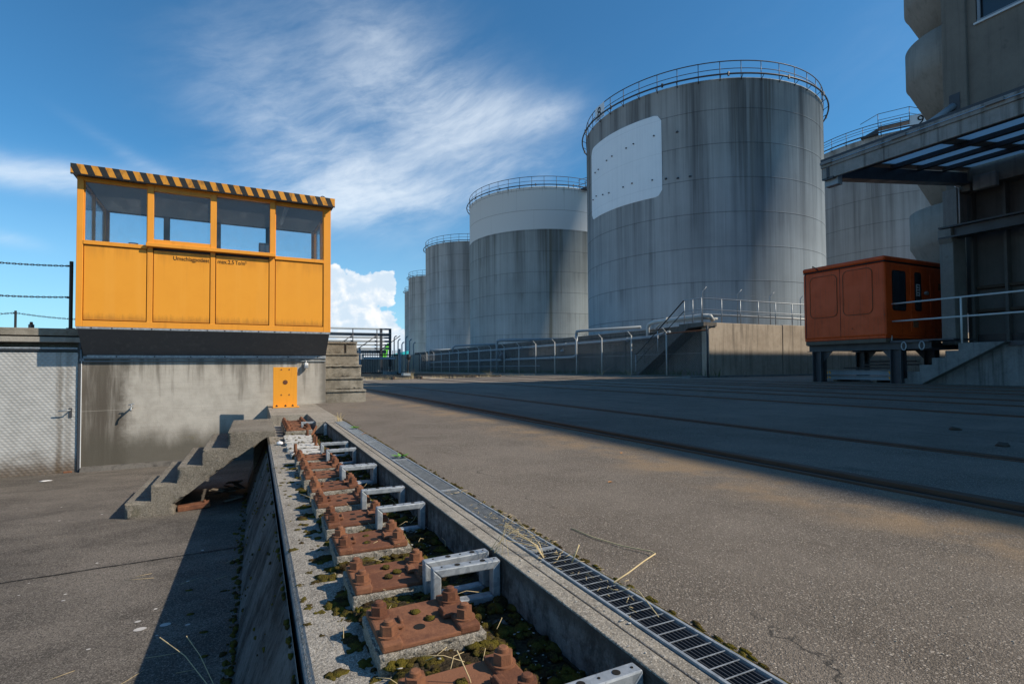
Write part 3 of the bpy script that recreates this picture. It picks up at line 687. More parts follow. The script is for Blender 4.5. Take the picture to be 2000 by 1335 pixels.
# ------------------------------------------------------------------ wall below the cabin (own axes: x along the wall, -y outwards)
FR = ((1.041, 9.355, 0), R(2.3))
wt_ = thing('cabin_wall', 'weathered concrete wall with dark run-off stains below the yellow cabin', 'wall', *FR)
wm = MB(); wm.box((-3.215, 0, -1.2), (0.008, .3, 1.05)); wm.box((-9.5, .0, -1.2), (-4.22, .3, 1.05)); wm.build('wall', M['wall'], wt_, bevel=.006)
MB().prism([(-.11, -.84), (-.07, -.765), (.0, -.755), (0, -.95), (-.11, -.95)], 'x', -3.21, -.85).build('plinth', M['dike'], wt_)
tp = MB(); tp.box((-3.205, -.012, .735), (.0, 0.0, .772)); tp.box((-3.24, -.020, .700), (-3.19, 0, .735)); tp.tube([(-3.225, -.016, .86), (-3.222, -.016, .715), (-3.19, -.016, .697), (.0, -.016, .700)], .008, 8)
tp.build('cable_conduit', M['steelblue'], wt_)
# loading platform behind / above it
pt = thing('loading_platform', 'concrete loading platform with dark edge beam carrying the yellow cabin', 'platform', *FR)
pf = MB(); pf.box((-9.5, .02, 1.052), (.0, 8.6, 1.150)); pf.box((-9.5, .31, -1.0), (-.01, 8.5, 1.05)); pf.build('slab', M['concrete'], pt, bevel=.008)
MB().box((-9.5, .004, 1.050), (-3.23, .02, 1.148)).build('edge_beam', M['block'], pt, bevel=.006)
lb = MB(); lb.box((-9.5, -.01, .958), (-3.22, .10, 1.030)); lb.build('lintel', M['concrete'], pt, bevel=.008)
# door
dt = thing('chequer_door', 'silver chequer-plate metal door with rust runs in the concrete wall', 'door', *FR)
MB().box((-4.215, .015, -.865), (-3.262, .05, .822)).build('door_leaf', M['cheq'], dt, bevel=.004)
ff = MB(); ff.box((-3.255, -.012, -.90), (-3.222, .08, .955)); ff.box((-9.0, -.006, .842), (-3.255, .08, .862)); ff.build('door_frame', M['darksteel'], dt, bevel=.003)
MB().box((-9.0, -.016, .866), (-3.262, .03, .888)).build('guide_rail', M['galv'], dt, bevel=.003)
MB().box((-3.222, -.016, -.80), (-3.214, -.001, .74)).build('edge_strip', M['white'], dt)
hd = MB(); hd.tube([(-3.335, .02, .03), (-3.335, -.055, .03), (-3.36, -.062, .031), (-3.45, -.058, .026)], .0085, 8); hd.build('handle', M['galv'], dt)
MB().box((-3.352, .004, -.07), (-3.318, .016, .06)).build('lock_plate', M['darksteel'], dt, bevel=.003)
MB().box((-3.40, -.02, -.84), (-3.31, .014, -.80)).build('door_stop', M['rust'], dt, bevel=.004)
# tap, lamp, plate
ta = thing('wall_tap', 'small metal water tap sticking out of the concrete wall', 'tap', *FR)
tb = MB(); tb.tube([(-2.634, 0, .045), (-2.634, -.105, .050)], .013, 10); tb.tube([(-2.634, -.095, .05), (-2.634, -.135, .048), (-2.634, -.150, .025), (-2.634, -.152, -.005)], [.013, .012, .011, .012], 10); tb.tube([(-2.634, -.10, .05), (-2.634, -.10, .085)], .008, 8)
tb.build('spout', M['galv'], ta); hm_ = MB(); hm_.tube([(-2.67, -.10, .082), (-2.634, -.10, .088), (-2.60, -.115, .100)], .007, 8); hm_.build('handle', M['galv'], ta)
la = thing('wall_lamp', 'small white bulkhead lamp on the wall right of the yellow post plate', 'lamp', *FR)
MB().box((-.335, -.085, .582), (-.275, -.02, .672)).build('lamp_body', M['white'], la, bevel=.014, seg=3); l2 = MB(); l2.tube([(-.305, -.02, .66), (-.305, -.05, .70), (-.32, 0, .715)], .007, 8); l2.build('bracket', M['white'], la)
MB().box((-.333, -.10, .586), (-.277, -.085, .635)).build('lens', M['galv'], la, bevel=.008)
yp = thing('yellow_plate', 'orange yellow bent steel plate bolted upright to the slab', 'steel plate', (0, 0, 0))
MB().box((.232, 8.74, 0.0), (.566, 8.756, .602)).build('sheet', M['yellow'], yp, bevel=.003)
MB().box((.226, 8.60, .0), (.590, 8.74, .014)).build('foot_flange', M['yellowframe'], yp, bevel=.003)
for x in (.28, .40, .50): b_ = MB(); b_.cyl((x, 8.67), .016, .014, .030, 6); b_.cyl((x, 8.67), .008, .030, .042, 8); b_.build('anchor_bolt', M['black'], yp)
def disc(root, name, x, z, r_, mat, y=8.739, n=14):
    b_ = MB(); b_.add([(x+r_*math.cos(2*math.pi*i/n), y, z+r_*math.sin(2*math.pi*i/n)) for i in range(n)]+[(x+r_*math.cos(2*math.pi*i/n), y-.003, z+r_*math.sin(2*math.pi*i/n)) for i in range(n)], [tuple(range(n, 2*n))]+[(i, (i+1)%n, n+(i+1)%n, n+i) for i in range(n)]); return b_.build(name, mat, root)
disc(yp, 'round_cap', .40, .375, .034, M['rust'])
for x, z in ((.345, .565), (.455, .565), (.345, .185), (.455, .185)): disc(yp, 'bolt_head', x, z, .011, M['rust'])

# ------------------------------------------------------------------ control cabin
cb = thing('control_cabin', 'yellow glazed control cabin with black and yellow striped roof edge', 'cabin', *FR)
YF = -.38
def cpart(name, mat, *boxes, bevel=.004, parent=cb):
    b = MB()
    for a, c in boxes: b.box(a, c)
    return b.build(name, mat, parent, bevel=bevel)
for x0, x1 in ((-3.222, -3.150), (-.088, .022)): cpart('corner_post', M['yellowframe'], ((x0, YF, 1.157), (x1, YF+.07, 3.17)))
for x0, x1 in ((-3.222, -3.150), (-.051, .022)): cpart('corner_post', M['yellowframe'], ((x0, 1.33, 1.157), (x1, 1.40, 3.17)))
for x0, x1 in ((-2.438, -2.372), (-1.668, -1.606), (-.880, -.802)): cpart('mullion', M['yellowframe'], ((x0, YF+.004, 1.157), (x1, YF+.06, 2.31)))
cpart('bottom_rail', M['yellowframe'], ((-3.149, YF+.002, 1.157), (-.089, YF+.05, 1.240)))
cpart('backing', M['inner'], ((-3.148, YF+.052, 1.157), (-.09, YF+.066, 2.30)), bevel=0)
for x0, x1 in ((-3.143, -2.445), (-2.364, -1.676), (-1.597, -.888), (-.793, -.096)):
    cpart('side_panel', M['yellowpanel'], ((x0, YF+.014, 1.249), (x1, YF+.05, 2.255)), bevel=.006)
for x0, x1 in ((-3.149, -2.439), (-.801, -.089)): cpart('window_sill', M['yellowframe'], ((x0, YF-.006, 2.262), (x1, YF+.06, 2.316)))
cpart('projecting_sill', M['yellowframe'], ((-2.450, YF-.060, 2.294), (-.795, YF+.06, 2.345)), bevel=.005)
# windows: 1 and 4 plain, 2 and 3 in a projecting box
def window(x0, x1, z0, z1, y, frame_boxes, nm='window'):
    w_ = cpart(nm, M['yellowframe'], *frame_boxes)
    p_ = MB(); p_.box((x0, y, z0), (x1, y+.005, z1)); p_.build('pane', M['glass'], w_)
    return w_
for x0, x1 in ((-3.149, -2.439), (-.801, -.089)):
    window(x0+.012, x1-.012, 2.318, 3.112, YF+.035, (((x0, YF+.004, 3.112), (x1, YF+.06, 3.168)), ((x0, YF+.02, 2.317), (x0+.012, YF+.05, 3.112)), ((x1-.012, YF+.02, 2.317), (x1, YF+.05, 3.112))))
yb = YF-.035
window(-2.362, -1.672, 2.405, 3.082, yb+.03, (((-2.437, yb, 2.346), (-2.362, YF+.05, 3.168)), ((-1.672, yb, 2.346), (-1.592, YF+.05, 3.168)), ((-2.362, yb+.004, 2.346), (-1.672, YF+.05, 2.402)), ((-2.362, yb+.004, 3.082), (-1.672, YF+.05, 3.168))), 'sliding_window')
window(-1.590, -.878, 2.348, 3.125, YF+.03, (((-.876, yb+.006, 2.346), (-.802, YF+.05, 3.168)), ((-1.591, yb+.006, 3.126), (-.877, YF+.05, 3.168))))
cpart('head_rail', M['yellowframe'], ((-2.455, yb-.015, 3.150), (-.79, yb-.001, 3.192)))
# rear and end walls
cpart('rear_wall', M['inner'], ((-3.149, 1.36, 1.157), (-.051, 1.395, 2.30)), ((-3.149, 1.36, 3.150), (-.051, 1.395, 3.175)), ((-2.41, 1.35, 2.30), (-2.32, 1.397, 3.150)), ((-1.64, 1.35, 2.30), (-1.56, 1.397, 3.150)), ((-.84, 1.35, 2.30), (-.76, 1.397, 3.150)))
for x0, x1 in ((-3.149, -2.41), (-2.32, -1.64), (-1.56, -.84), (-.76, -.052)):
    cpart('rear_pane', M['glass'], ((x0, 1.374, 2.30), (x1, 1.379, 3.150)), bevel=0)
for x0, x1, g0 in ((-3.218, -3.18, -3.20), (-.02, .018, .0)):
    e_ = cpart('end_wall', M['yellowframe'], ((x0, YF+.071, 1.157), (x1, 1.329, 2.30)), ((x0, YF+.071, 3.145), (x1, 1.329, 3.17)), ((x0, .46, 2.30), (x1, .53, 3.145)), ((x0, 1.27, 2.30), (x1, 1.329, 3.145)))
    cpart('pane', M['glass'], ((g0, YF+.072, 2.30), (g0+.005, .46, 3.145)), ((g0, .53, 2.30), (g0+.005, 1.27, 3.145)), bevel=0, parent=e_)
cpart('floor', M['inner'], ((-3.149, YF+.07, 1.152), (-.051, 1.35, 1.19)), bevel=0)
cpart('ceiling', M['ceiling'], ((-3.175, YF+.062, 3.158), (-.025, 1.345, 3.171)), bevel=0)
tl_ = MB(); tl_.tube([(-.62, -.15, 3.128), (-.62, .85, 3.128)], .018, 10); tl_.box((-.65, -.17, 3.142), (-.59, .87, 3.157)); tl_.build('tube_light', M['white'], cb)
rf = cpart('roof', M['skirt'], ((-3.262, -.495, 3.172), (.058, 1.52, 3.285)))
cpart('striped_fascia', M['stripe'], ((-3.268, -.510, 3.164), (.064, -.497, 3.290)), bevel=.002, parent=rf)
cpart('fascia_lip', M['black'], ((-3.268, -.508, 3.152), (.064, -.48, 3.163)), bevel=0, parent=rf)
le = MB(); le.tube([(-.105+.038*math.cos(a), -.40, 3.298+.038*math.sin(a)) for a in [2*math.pi*i/14 for i in range(14)]], .008, 8, closed=True); le.build('lifting_eye', M['black'], rf)
le = MB(); le.cyl((-3.0, -.40), .013, 3.285, 3.32, 10); le.build('lifting_stud', M['red'], rf)
sk = MB(); sk.prism([(-.372, 1.128), (-.005, .782), (-.005, 1.128)], 'x', -3.200, .004); so_ = sk.build('sloping_skirt', M['skirt'], cb)
cpart('trim_strip', M['galv'], ((-3.215, -.383, 1.128), (.016, -.31, 1.156)), bevel=.002)
cpart('trim_strip', M['galv'], ((-3.16, -.022, .748), (.004, -.001, .786)), bevel=.002)
for i in range(14):
    x = -3.05+i*.225
    b_ = MB(); b_.box((x-.008, -.386, 1.136), (x+.008, -.383, 1.150)); b_.build('screw', M['black'], cb)
    if i % 2: b_ = MB(); b_.box((x-.009, -.026, .758), (x+.009, -.022, .774)); b_.build('screw', M['black'], cb)
for s_, x_, w_ in (('Umschlagpodest', -2.132, .446), ('max.2,5', -1.578, .212), ('To/m\u00b2', -1.345, .150)):
    o = text_mesh('lettering', s_, .083, M['ink'], cb, (x_, YF+.0130, 2.138), (R(90), 0, 0), .002, bold=.0003, width=w_)
bx = thing('equipment_box', 'dark box seen through the third cabin window', 'box', *FR)
MB().box((-1.02, -.22, 2.30), (-.86, -.10, 2.535)).build('box_body', M['skirt'], bx, bevel=.006)
MB().box((-1.0, -.225, 2.32), (-.88, -.22, 2.50)).build('box_front', M['steelblue'], bx)
ph = thing('desk_telephone', 'small dark telephone on the sill of the leftmost cabin window', 'telephone', *FR)
MB().prism([(-.29, 2.30), (-.29, 2.325), (-.22, 2.345), (-.20, 2.30)], 'x', -2.66, -2.57).build('telephone_base', M['rubber'], ph, bevel=.004); hs = MB(); hs.tube([(-2.67, -.25, 2.345), (-2.65, -.25, 2.352), (-2.59, -.25, 2.352), (-2.56, -.25, 2.345)], [.011, .008, .008, .011], 8); hs.build('handset', M['rubber'], ph)
dk = thing('control_desk', 'dark desk inside the cabin below its front windows', 'desk', *FR); MB().box((-3.1, -.30, 2.24), (-.12, -.02, 2.29)).build('desk_top', M['inner'], dk)
for x in (-3.05, -.20): MB().box((x, -.20, 1.19), (x+.04, -.06, 2.24)).build('leg', M['inner'], dk)

# ------------------------------------------------------------------ steps up to the platform
ps = thing('platform_steps', 'stack of five mossy concrete block steps beside the cabin wall', 'steps', (0, 0, 0))
for i in range(5):
    y0 = 9.372+.205*i; z0 = .213*i; b = MB(); b.box((1.052, y0+.022, z0-(.3 if i == 0 else 0)), (1.712-.004*i, 10.75, z0+.178)); b.box((1.052, y0, z0+.180), (1.718-.004*i, 10.75, z0+.213))
    roughen(b.build('step', M['block'], ps), .045, .004, 9, .05)
MB().box((1.495, 10.190, .86), (1.503, 10.215, 1.03)).build('joint', M['groove'], ps)

# ------------------------------------------------------------------ chain posts on the platform
def chain(path_a, path_b, sag, n, r_, name, label, grp):
    b = MB(); A, B = Vector(path_a), Vector(path_b); L = (B-A).length
    for i in range(n):
        t = (i+.5)/n; c = A.lerp(B, t); c.z -= sag*4*t*(1-t)
        d = (B-A).normalized(); d.z -= sag*4*(1-2*t)/L; d.normalize(); u = d.cross(Vector((0,0,1))).normalized() if i % 2 else d.cross(Vector((0,0,1))).cross(d).normalized()
        hl = L/n*.66; hw = hl*.42; pts = []
        for k in range(10):
            an = 2*math.pi*k/10; e_ = 1 if math.cos(an) >= 0 else -1
            pts.append(c+d*(e_*(hl-hw)+hw*math.cos(an))+u*(hw*math.sin(an)))
        b.tube(pts, r_, 5, closed=True)
    o = b.build(name, M['black']); tag(o, label, 'chain', grp); return o
import mathutils
FM = Matrix.Translation(FR[0]) @ Matrix.Rotation(FR[1], 4, 'Z')
def post(loc, h_, r_, label):
    t_ = thing('chain_post', label, 'post', loc, group='chain posts on the loading platform')
    MB().cyl((0, 0), r_, 0, h_, 12).build('tube', M['black'], t_); MB().cyl((0, 0), r_*2.2, 0, .012, 12).build('base_plate', M['black'], t_)
    for z in (h_*.93, h_*.46): MB().box((-r_*2.0, -.008, z-.01), (-r_*.9, .008, z+.01)).build('eye', M['black'], t_)
pa = FM @ Vector((-3.365, .09, 1.150)); pb = FM @ Vector((-5.1, .09, 1.150))
post(pa, .94, .023, 'tall black chain post just left of the yellow cabin'); post(pb, .94, .023, 'black chain post beyond the left photo edge')
chain(pa+Vector((-.03, 0, .875)), pb+Vector((.03, 0, .92)), .035, 54, .0048, 'chain', 'upper black chain left of the cabin', 'near chains at the platform edge')
chain(pa+Vector((-.03, 0, .44)), pb+Vector((.03, 0, .48)), .035, 54, .0048, 'chain', 'lower black chain left of the cabin', 'near chains at the platform edge')
fa = Vector((-5.49, 17.55, 1.150)); fb = Vector((-2.6, 17.6, 1.15)); fc = Vector((-9.0, 17.5, 1.15))
post(fa, .94, .026, 'distant short-looking chain post at the rear platform edge'); post(fb, .94, .026, 'chain post hidden behind the cabin'); post(fc, .94, .026, 'chain post at the rear edge beyond the left photo edge')
chain(fa+Vector((.03, 0, .88)), fb+Vector((-.03, 0, .88)), .12, 56, .006, 'chain', 'distant chain right of the rear chain post', 'far chains at the rear platform edge')
chain(fa+Vector((-.03, 0, .88)), fc+Vector((.03, 0, .88)), .12, 60, .006, 'chain', 'distant chain left of the rear chain post', 'far chains at the rear platform edge')
vc = thing('vent_cap', 'small dark pipe cap on the platform edge', 'pipe cap', FM @ Vector((-3.79, .12, 1.150))); c_ = MB(); c_.cyl((0, 0), .032, 0, .05, 12); c_.build('collar', M['darksteel'], vc); c_ = MB(); c_.cyl((0, 0), .020, .05, .085, 12, .016); c_.build('cap', M['rust'], vc)

# ================================================================== TANK FARM
tg = 'storage tanks behind the dike wall'
def tank(c, rad, top, mat, label, nposts, railparts, sign=None, ringz=.10):
    t_ = thing('storage_tank', label, 'storage tank', (c[0], c[1], 0), group=tg)
    MB().lathe([(rad, .1), (rad, top-.06), (rad+.04, top-.05), (rad+.04, top), (rad-.15, top), (rad*.5, top+.45), (.01, top+.75)], n=128).build('shell', mat, t_)
    rl = MB(); rr = rad+.02
    for z, r_ in ((1.08, .032), (.60, .022)): rl.tube([(rr*math.cos(2*math.pi*i/120), rr*math.sin(2*math.pi*i/120), top+z) for i in range(120)], r_, 6, closed=True)
    ro = rl.build('railing', M['darksteel'], t_)
    for i in range(nposts):
        a = 2*math.pi*(i+.35)/nposts; pm = MB(); pm.tube([(rr*math.cos(a), rr*math.sin(a), top-.15), (rr*math.cos(a), rr*math.sin(a), top+1.08)], .024, 6)
        if railparts: pm.build('post', M['darksteel'], ro)
        else: rl.v += [];
    rg = MB(); R2 = rad+.34
    rg.tube([(R2*math.cos(2*math.pi*i/120), R2*math.sin(2*math.pi*i/120), top+ringz) for i in range(120)], .055, 8, closed=True)
    for i in range(nposts):
        a = 2*math.pi*(i+.35)/nposts; rg.tube([(rad*math.cos(a), rad*math.sin(a), top-.10), (R2*math.cos(a), R2*math.sin(a), top+ringz)], .022, 5)
        if i % 3 == 0:
            a += .05; rg.box((R2*math.cos(a)-.05, R2*math.sin(a)-.05, top+ringz-.12), (R2*math.cos(a)+.05, R2*math.sin(a)+.05, top+ringz+.12))
    rg.build('sprinkler_ring', M['darksteel'], t_)
    if sign:
        dg, deg, w = sign; a = R(deg); rs = rad+.07
        sg = MB(); n = 6; da = w/2/rad; vs = []
        for rr_ in (rs, rs+.03):
            for i in range(n+1):
                for z in (top+.06, top+1.06): b_ = a-da+2*da*i/n; vs.append((rr_*math.cos(b_), rr_*math.sin(b_), z))
        k = 2*(n+1)
        fs = [(2*i, 2*i+2, 2*i+3, 2*i+1) for i in range(n)]; fs = [f[::-1] for f in fs]+[tuple(v+k for v in f) for f in fs]
        sg.add(vs, fs); so2 = sg.build('number_sign', M['white'], t_)
        tm = text_mesh('digit', dg, 1.05, M['ink'], so2, ((rs+.05)*math.cos(a), (rs+.05)*math.sin(a), top+.20), (R(90), 0, a+R(90)), .004, 'CENTER')
    return t_
t8 = tank((31.2, 31.05), 8.6, 18.6, M['tank_stained'], 'largest stained grey storage tank with a blank white sign panel', 42, True, ('8', 174.5, 1.25))
pn = MB(); rs = 8.63; a0, a1, z0, z1 = 163.5, 210.3, 11.62, 17.02; n = 30; ch_a, ch_z = 1.9, .42
vs = []
for i in range(n+1):
    a = a0+(a1-a0)*i/n; d = min(a-a0, a1-a); c = max(0, 1-d/ch_a)*ch_z
    vs += [(rs*math.cos(R(a)), rs*math.sin(R(a)), z0+c), (rs*math.cos(R(a)), rs*math.sin(R(a)), z1-c)]
pn.add(vs, [(2*i, 2*i+2, 2*i+3, 2*i+1) for i in range(n)])
pn_o = pn.build('sign_panel', M['signpanel'], t8); sm_ = pn_o.modifiers.new('solid', 'SOLIDIFY'); sm_.thickness = .02
for az_, z in [(169, 15.0), (172.5, 15.05), (180, 15.3), (184, 15.4), (193, 15.5), (197, 15.6), (207, 15.7), (166, 13.1), (170, 13.2), (176.5, 13.0), (181.5, 12.9), (191, 12.9), (196, 12.95), (206, 12.8)]:
    MB().box((-.05, -.035, -.035), (.08, .035, .035)).build('fixing_bolt', M['darksteel'], pn_o, loc=(8.66*math.cos(R(az_)), 8.66*math.sin(R(az_)), z))
for az_, z in [(212, 12.7), (217, 12.6), (222, 12.6), (217, 15.6)]:
    MB().box((-.06, -.06, -.05), (.06, .06, .05)).build('fixing_bolt', M['darksteel'], t8, loc=(8.62*math.cos(R(az_)), 8.62*math.sin(R(az_)), z))
t7 = tank((31.5, 56.9), 8.8, 19.75, M['tank_banded'], 'storage tank with a clean white upper band over streaked olive-grey steel', 42, True)
tank((31.5, 80.2), 7.45, 19.3, M['tank_pale'], 'pale bluish storage tank just left of the white-banded tank', 36, True)
tank((32.9, 105), 5.2, 18.6, M['tank_pale'], 'second farthest storage tank, narrow and pale, mostly hidden', 26, True)
tank((36.4, 122.7), 5.0, 18.3, M['tank_pale'], 'farthest storage tank, a thin sliver at the end of the row', 26, True)
t9 = tank((57.5, 30.7), 8.8, 20.7, M['tank_grey'], 'dark shaded storage tank at the right, half behind the canopy', 40, True, ('9', 219, 1.5))
ex = MB()
for z in (.28, .82): ex.tube([((8.82)*math.cos(2*math.pi*i/120), 8.82*math.sin(2*math.pi*i/120), 20.7+z) for i in range(120)], .022, 6, closed=True)
ex.build('lower_rails', M['darksteel'], t9)
pfm = thing('roof_stair', 'small steel stair platform on the rim of the right-hand tank', 'platform', (57.5, 30.7, 20.7), R(207))
b = MB(); b.box((8.2, -1.1, .55), (9.1, 1.1, .63)); b.prism([(-1.1, .0), (-1.1, .55), (-2.4, .0)], 'x', 8.3, 9.0); b.build('deck', M['darksteel'], pfm)
b = MB()
for y in (-1.1, 1.1): b.tube([(9.1, y, .6), (9.1, y, 1.75)], .025, 6)
b.tube([(9.1, -1.1, 1.75), (9.1, 1.1, 1.75), (9.1, 2.9, .85)], .025, 6); b.tube([(9.1, -1.1, 1.75), (9.1, -2.4, 1.2)], .025, 6); b.tube([(9.1, -1.1, 1.2), (9.1, 1.1, 1.2), (9.1, 2.7, .4)], .02, 6); b.build('handrail', M['darksteel'], pfm)
# gangway between the two big tanks
gw = thing('gangway', 'steel gangway bridging the largest tank and the white-banded tank', 'gangway', (31.9, 0, 0))
def sl(y): return 18.55+(y-39.0)/10.0*1.2
b = MB(); b.prism([(39.3, sl(39.3)), (48.6, sl(48.6)), (48.6, sl(48.6)+.14), (39.3, sl(39.3)+.14)], 'x', -.42, .42); b.build('deck', M['darksteel'], gw)
b = MB()
for x in (-.40, .40):
    for dz in (.55, 1.1): b.tube([(x, 39.3, sl(39.3)+dz), (x, 48.6, sl(48.6)+dz)], .03, 6)
    for j in range(7): y = 39.4+1.5*j; b.tube([(x, y, sl(y)), (x, y, sl(y)+1.1)], .028, 6)
b.build('handrail', M['darksteel'], gw)

# ------------------------------------------------------------------ dike wall, pipes, stair
dk_ = thing('dike_wall', 'dark stained concrete dike wall running along the tank farm', 'wall')
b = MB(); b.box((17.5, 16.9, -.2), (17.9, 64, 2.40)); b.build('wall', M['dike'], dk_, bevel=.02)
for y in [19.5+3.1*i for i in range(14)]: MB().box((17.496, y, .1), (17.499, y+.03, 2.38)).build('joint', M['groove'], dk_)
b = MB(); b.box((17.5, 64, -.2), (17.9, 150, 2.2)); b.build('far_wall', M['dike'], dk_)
de = thing('dike_end_wall', 'pale brown concrete wall facing the road, its upper half sunlit', 'wall')
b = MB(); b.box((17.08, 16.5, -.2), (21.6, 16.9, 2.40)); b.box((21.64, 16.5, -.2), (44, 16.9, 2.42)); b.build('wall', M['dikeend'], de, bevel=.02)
MB().box((21.6, 16.52, .1), (21.64, 16.9, 2.38)).build('joint', M['groove'], de)
MB().box((17.9, 16.9, -.2), (60, 60, .12)).build('dike_floor', M['gravel'], de)
tag(MB().box((15.6, 16.1, -.2), (44, 16.5, .17)).build('kerb', M['dock']), kind='structure')
tag(MB().box((15.9, 16.5, -.2), (17.5, 60, .13)).build('verge', M['gravel']), kind='structure')
# pipes on the wall
def pipe(path, r_, label, mat='pipe', name='pipe', flanges=()):
    b = MB(); b.tube(path, r_, 10)
    o = b.build(name, M[mat]); tag(o, label, 'pipe', 'pipes along the dike wall')
    for (x, y, z) in flanges: MB().tube([(x, y-.05, z), (x, y+.05, z)], r_*1.5, 12).build('flange', M[mat], o)
    return o
def bend(p, q, r_, n=5): return [p, q]
pipe([(17.15, 18.9, 2.15), (17.15, 20.2, 1.98), (17.15, 24, 1.95), (17.15, 57, 1.95)], .07, 'upper long grey pipe along the dark dike wall', flanges=[(17.15, y, 1.95) for y in (22, 28, 34, 40, 46)])
pipe([(17.2, 26.9, 2.58), (17.2, 26.9, 1.35), (17.2, 27.0, 1.22), (17.2, 27.4, 1.15), (17.2, 57, 1.15)], .085, 'lower long grey pipe with a riser over the wall edge', flanges=[(17.2, y, 1.15) for y in (30, 36, 42, 48)])
pipe([(17.2, 31.5, .65), (17.2, 57, .65)], .03, 'thin lowest pipe along the foot of the dike wall')
pipe([(17.2, 26.9, 2.5), (17.2, 26.85, 2.66), (17.35, 26.7, 2.70), (19.5, 23.8, 2.78)], .085, 'grey pipe bending over the dike towards the banded tank')
pipe([(17.2, 38.5, .2), (17.2, 38.5, 2.5), (17.2, 38.4, 2.65), (17.4, 38.2, 2.70), (22, 36.0, 2.75)], .11, 'tall riser pipe midway along the dike wall')
pipe([(17.2, 56.8, .2), (17.2, 56.8, 2.3), (17.25, 56.5, 2.45), (19, 55, 2.5)], .12, 'far riser pipe at the end of the two long pipes')
pipe([(17.2, 49, 1.95), (17.2, 49, 2.5), (17.3, 48.5, 2.65), (20, 45, 2.7)], .09, 'short bent pipe rising over the far part of the wall')
pipe([(17.3, 20.6, 1.95), (17.3, 20.6, 2.45), (17.3, 20.5, 2.62), (17.3, 20.2, 2.70), (17.25, 17.0, 2.72), (17.45, 16.75, 2.70), (17.6, 16.75, 2.5)], .095, 'thick pale jacketed pipe on top of the wall by the stair', 'whitepipe', flanges=[(17.28, 19.2, 2.71)])
pipe([(17.32, 20.1, 2.35), (17.32, 19.7, 2.6), (17.30, 17.0, 2.62), (17.9, 16.8, 2.6)], .05, 'thinner pale pipe under the thick jacketed one', 'whitepipe')
va = thing('pipe_valve', 'dark valve cluster on the pipes near the tall riser', 'valve', (17.1, 37.2, 1.4))
b = MB(); b.lump((0, 0, 0), .22, .4, .3, 2, 3, .5); b.build('valve_body', M['darksteel'], va); b = MB(); b.tube([(-.25, .2*math.cos(i*.5236), .25+.2*math.sin(i*.5236)) for i in range(12)], .02, 6, closed=True); b.build('hand_wheel', M['steelblue'], va)
fl = thing('flood_lamp', 'small grey lamp on the dike wall between two fence posts', 'lamp', (17.35, 28.8, 1.55)); b = MB(); b.cyl((0, 0), .14, 0, .12, 12, .05); b.build('shade', M['pipe'], fl); MB().box((0, -.02, .1), (.15, .02, .14)).build('arm', M['pipe'], fl)
# stair against the dike
ds = thing('dike_stair', 'dark concrete stair climbing the dike wall beside the fence', 'stair')
b = MB(); n = 12; y0, y1, zb, zt = 20.9, 17.6, .15, 2.40; poly = []
for i in range(n): poly += [(y0-(y0-y1)*i/n, zb+(zt-zb)*i/n), (y0-(y0-y1)*i/n, zb+(zt-zb)*(i+1)/n)]
poly += [(16.45, 2.40), (16.45, 2.24), (17.35, 2.2), (20.75, .13), (20.9, .13)]
b.prism(poly, 'x', 16.75, 17.49); b.build('flight', M['dike'], ds)
b = MB(); b.tube([(16.78, 21.0, 1.15), (16.78, 20.7, 1.25), (16.78, 17.6, 3.42)], .028, 8); b.tube([(16.78, 21.0, .65), (16.78, 17.6, 2.95)], .018, 6); b.build('handrail', M['black'], ds)
for y in (20.9, 19.3): MB().tube([(16.78, y, zb+(y0-y)/(y0-y1)*(zt-zb)), (16.78, y, zb+(y0-y)/(y0-y1)*(zt-zb)+1.0)], .025, 8).build('post', M['galv'], ds)
tr_ = thing('dike_railing', 'galvanised railing along the top of the sunlit dike end wall', 'railing')
for x, y in [(16.80, 17.6), (16.80, 17.1), (16.80, 16.60)]+[(17.95+1.12*i, 16.60) for i in range(14)]: MB().tube([(x, y, 2.38), (x, y, 3.44)], .022, 8).build('post', M['galv'], tr_)
b = MB(); b.tube([(16.80, 17.6, 3.42), (16.80, 16.60, 3.42), (33, 16.60, 3.44)], .024, 8); b.tube([(16.80, 17.6, 2.95), (16.80, 16.60, 2.95), (33, 16.60, 2.95)], .020, 8); b.build('rails', M['galv'], tr_)
b = MB(); b.tube([(17.6, 17.2, 2.82), (33, 17.2, 2.82)], .045, 8); o = tag(b.build('pipe', M['whitepipe']), 'straight pale pipe behind the railing on the dike end wall', 'pipe', 'pipes along the dike wall')
bw = thing('barbed_fence', 'thin barbed wire fence on slim posts above the dike end wall', 'fence')
for i in range(7): x = 17.2+2.1*i; b = MB(); b.tube([(x, 16.95, 2.4), (x, 16.95, 3.75), (x+.10, 16.8, 3.95)], .02, 6); b.build('post', M['galv'], bw)
for z in (3.55, 3.72): MB().tube([(17.2, 16.95, z), (33, 16.95, z)], .006, 4).build('wire', M['galv'], bw)

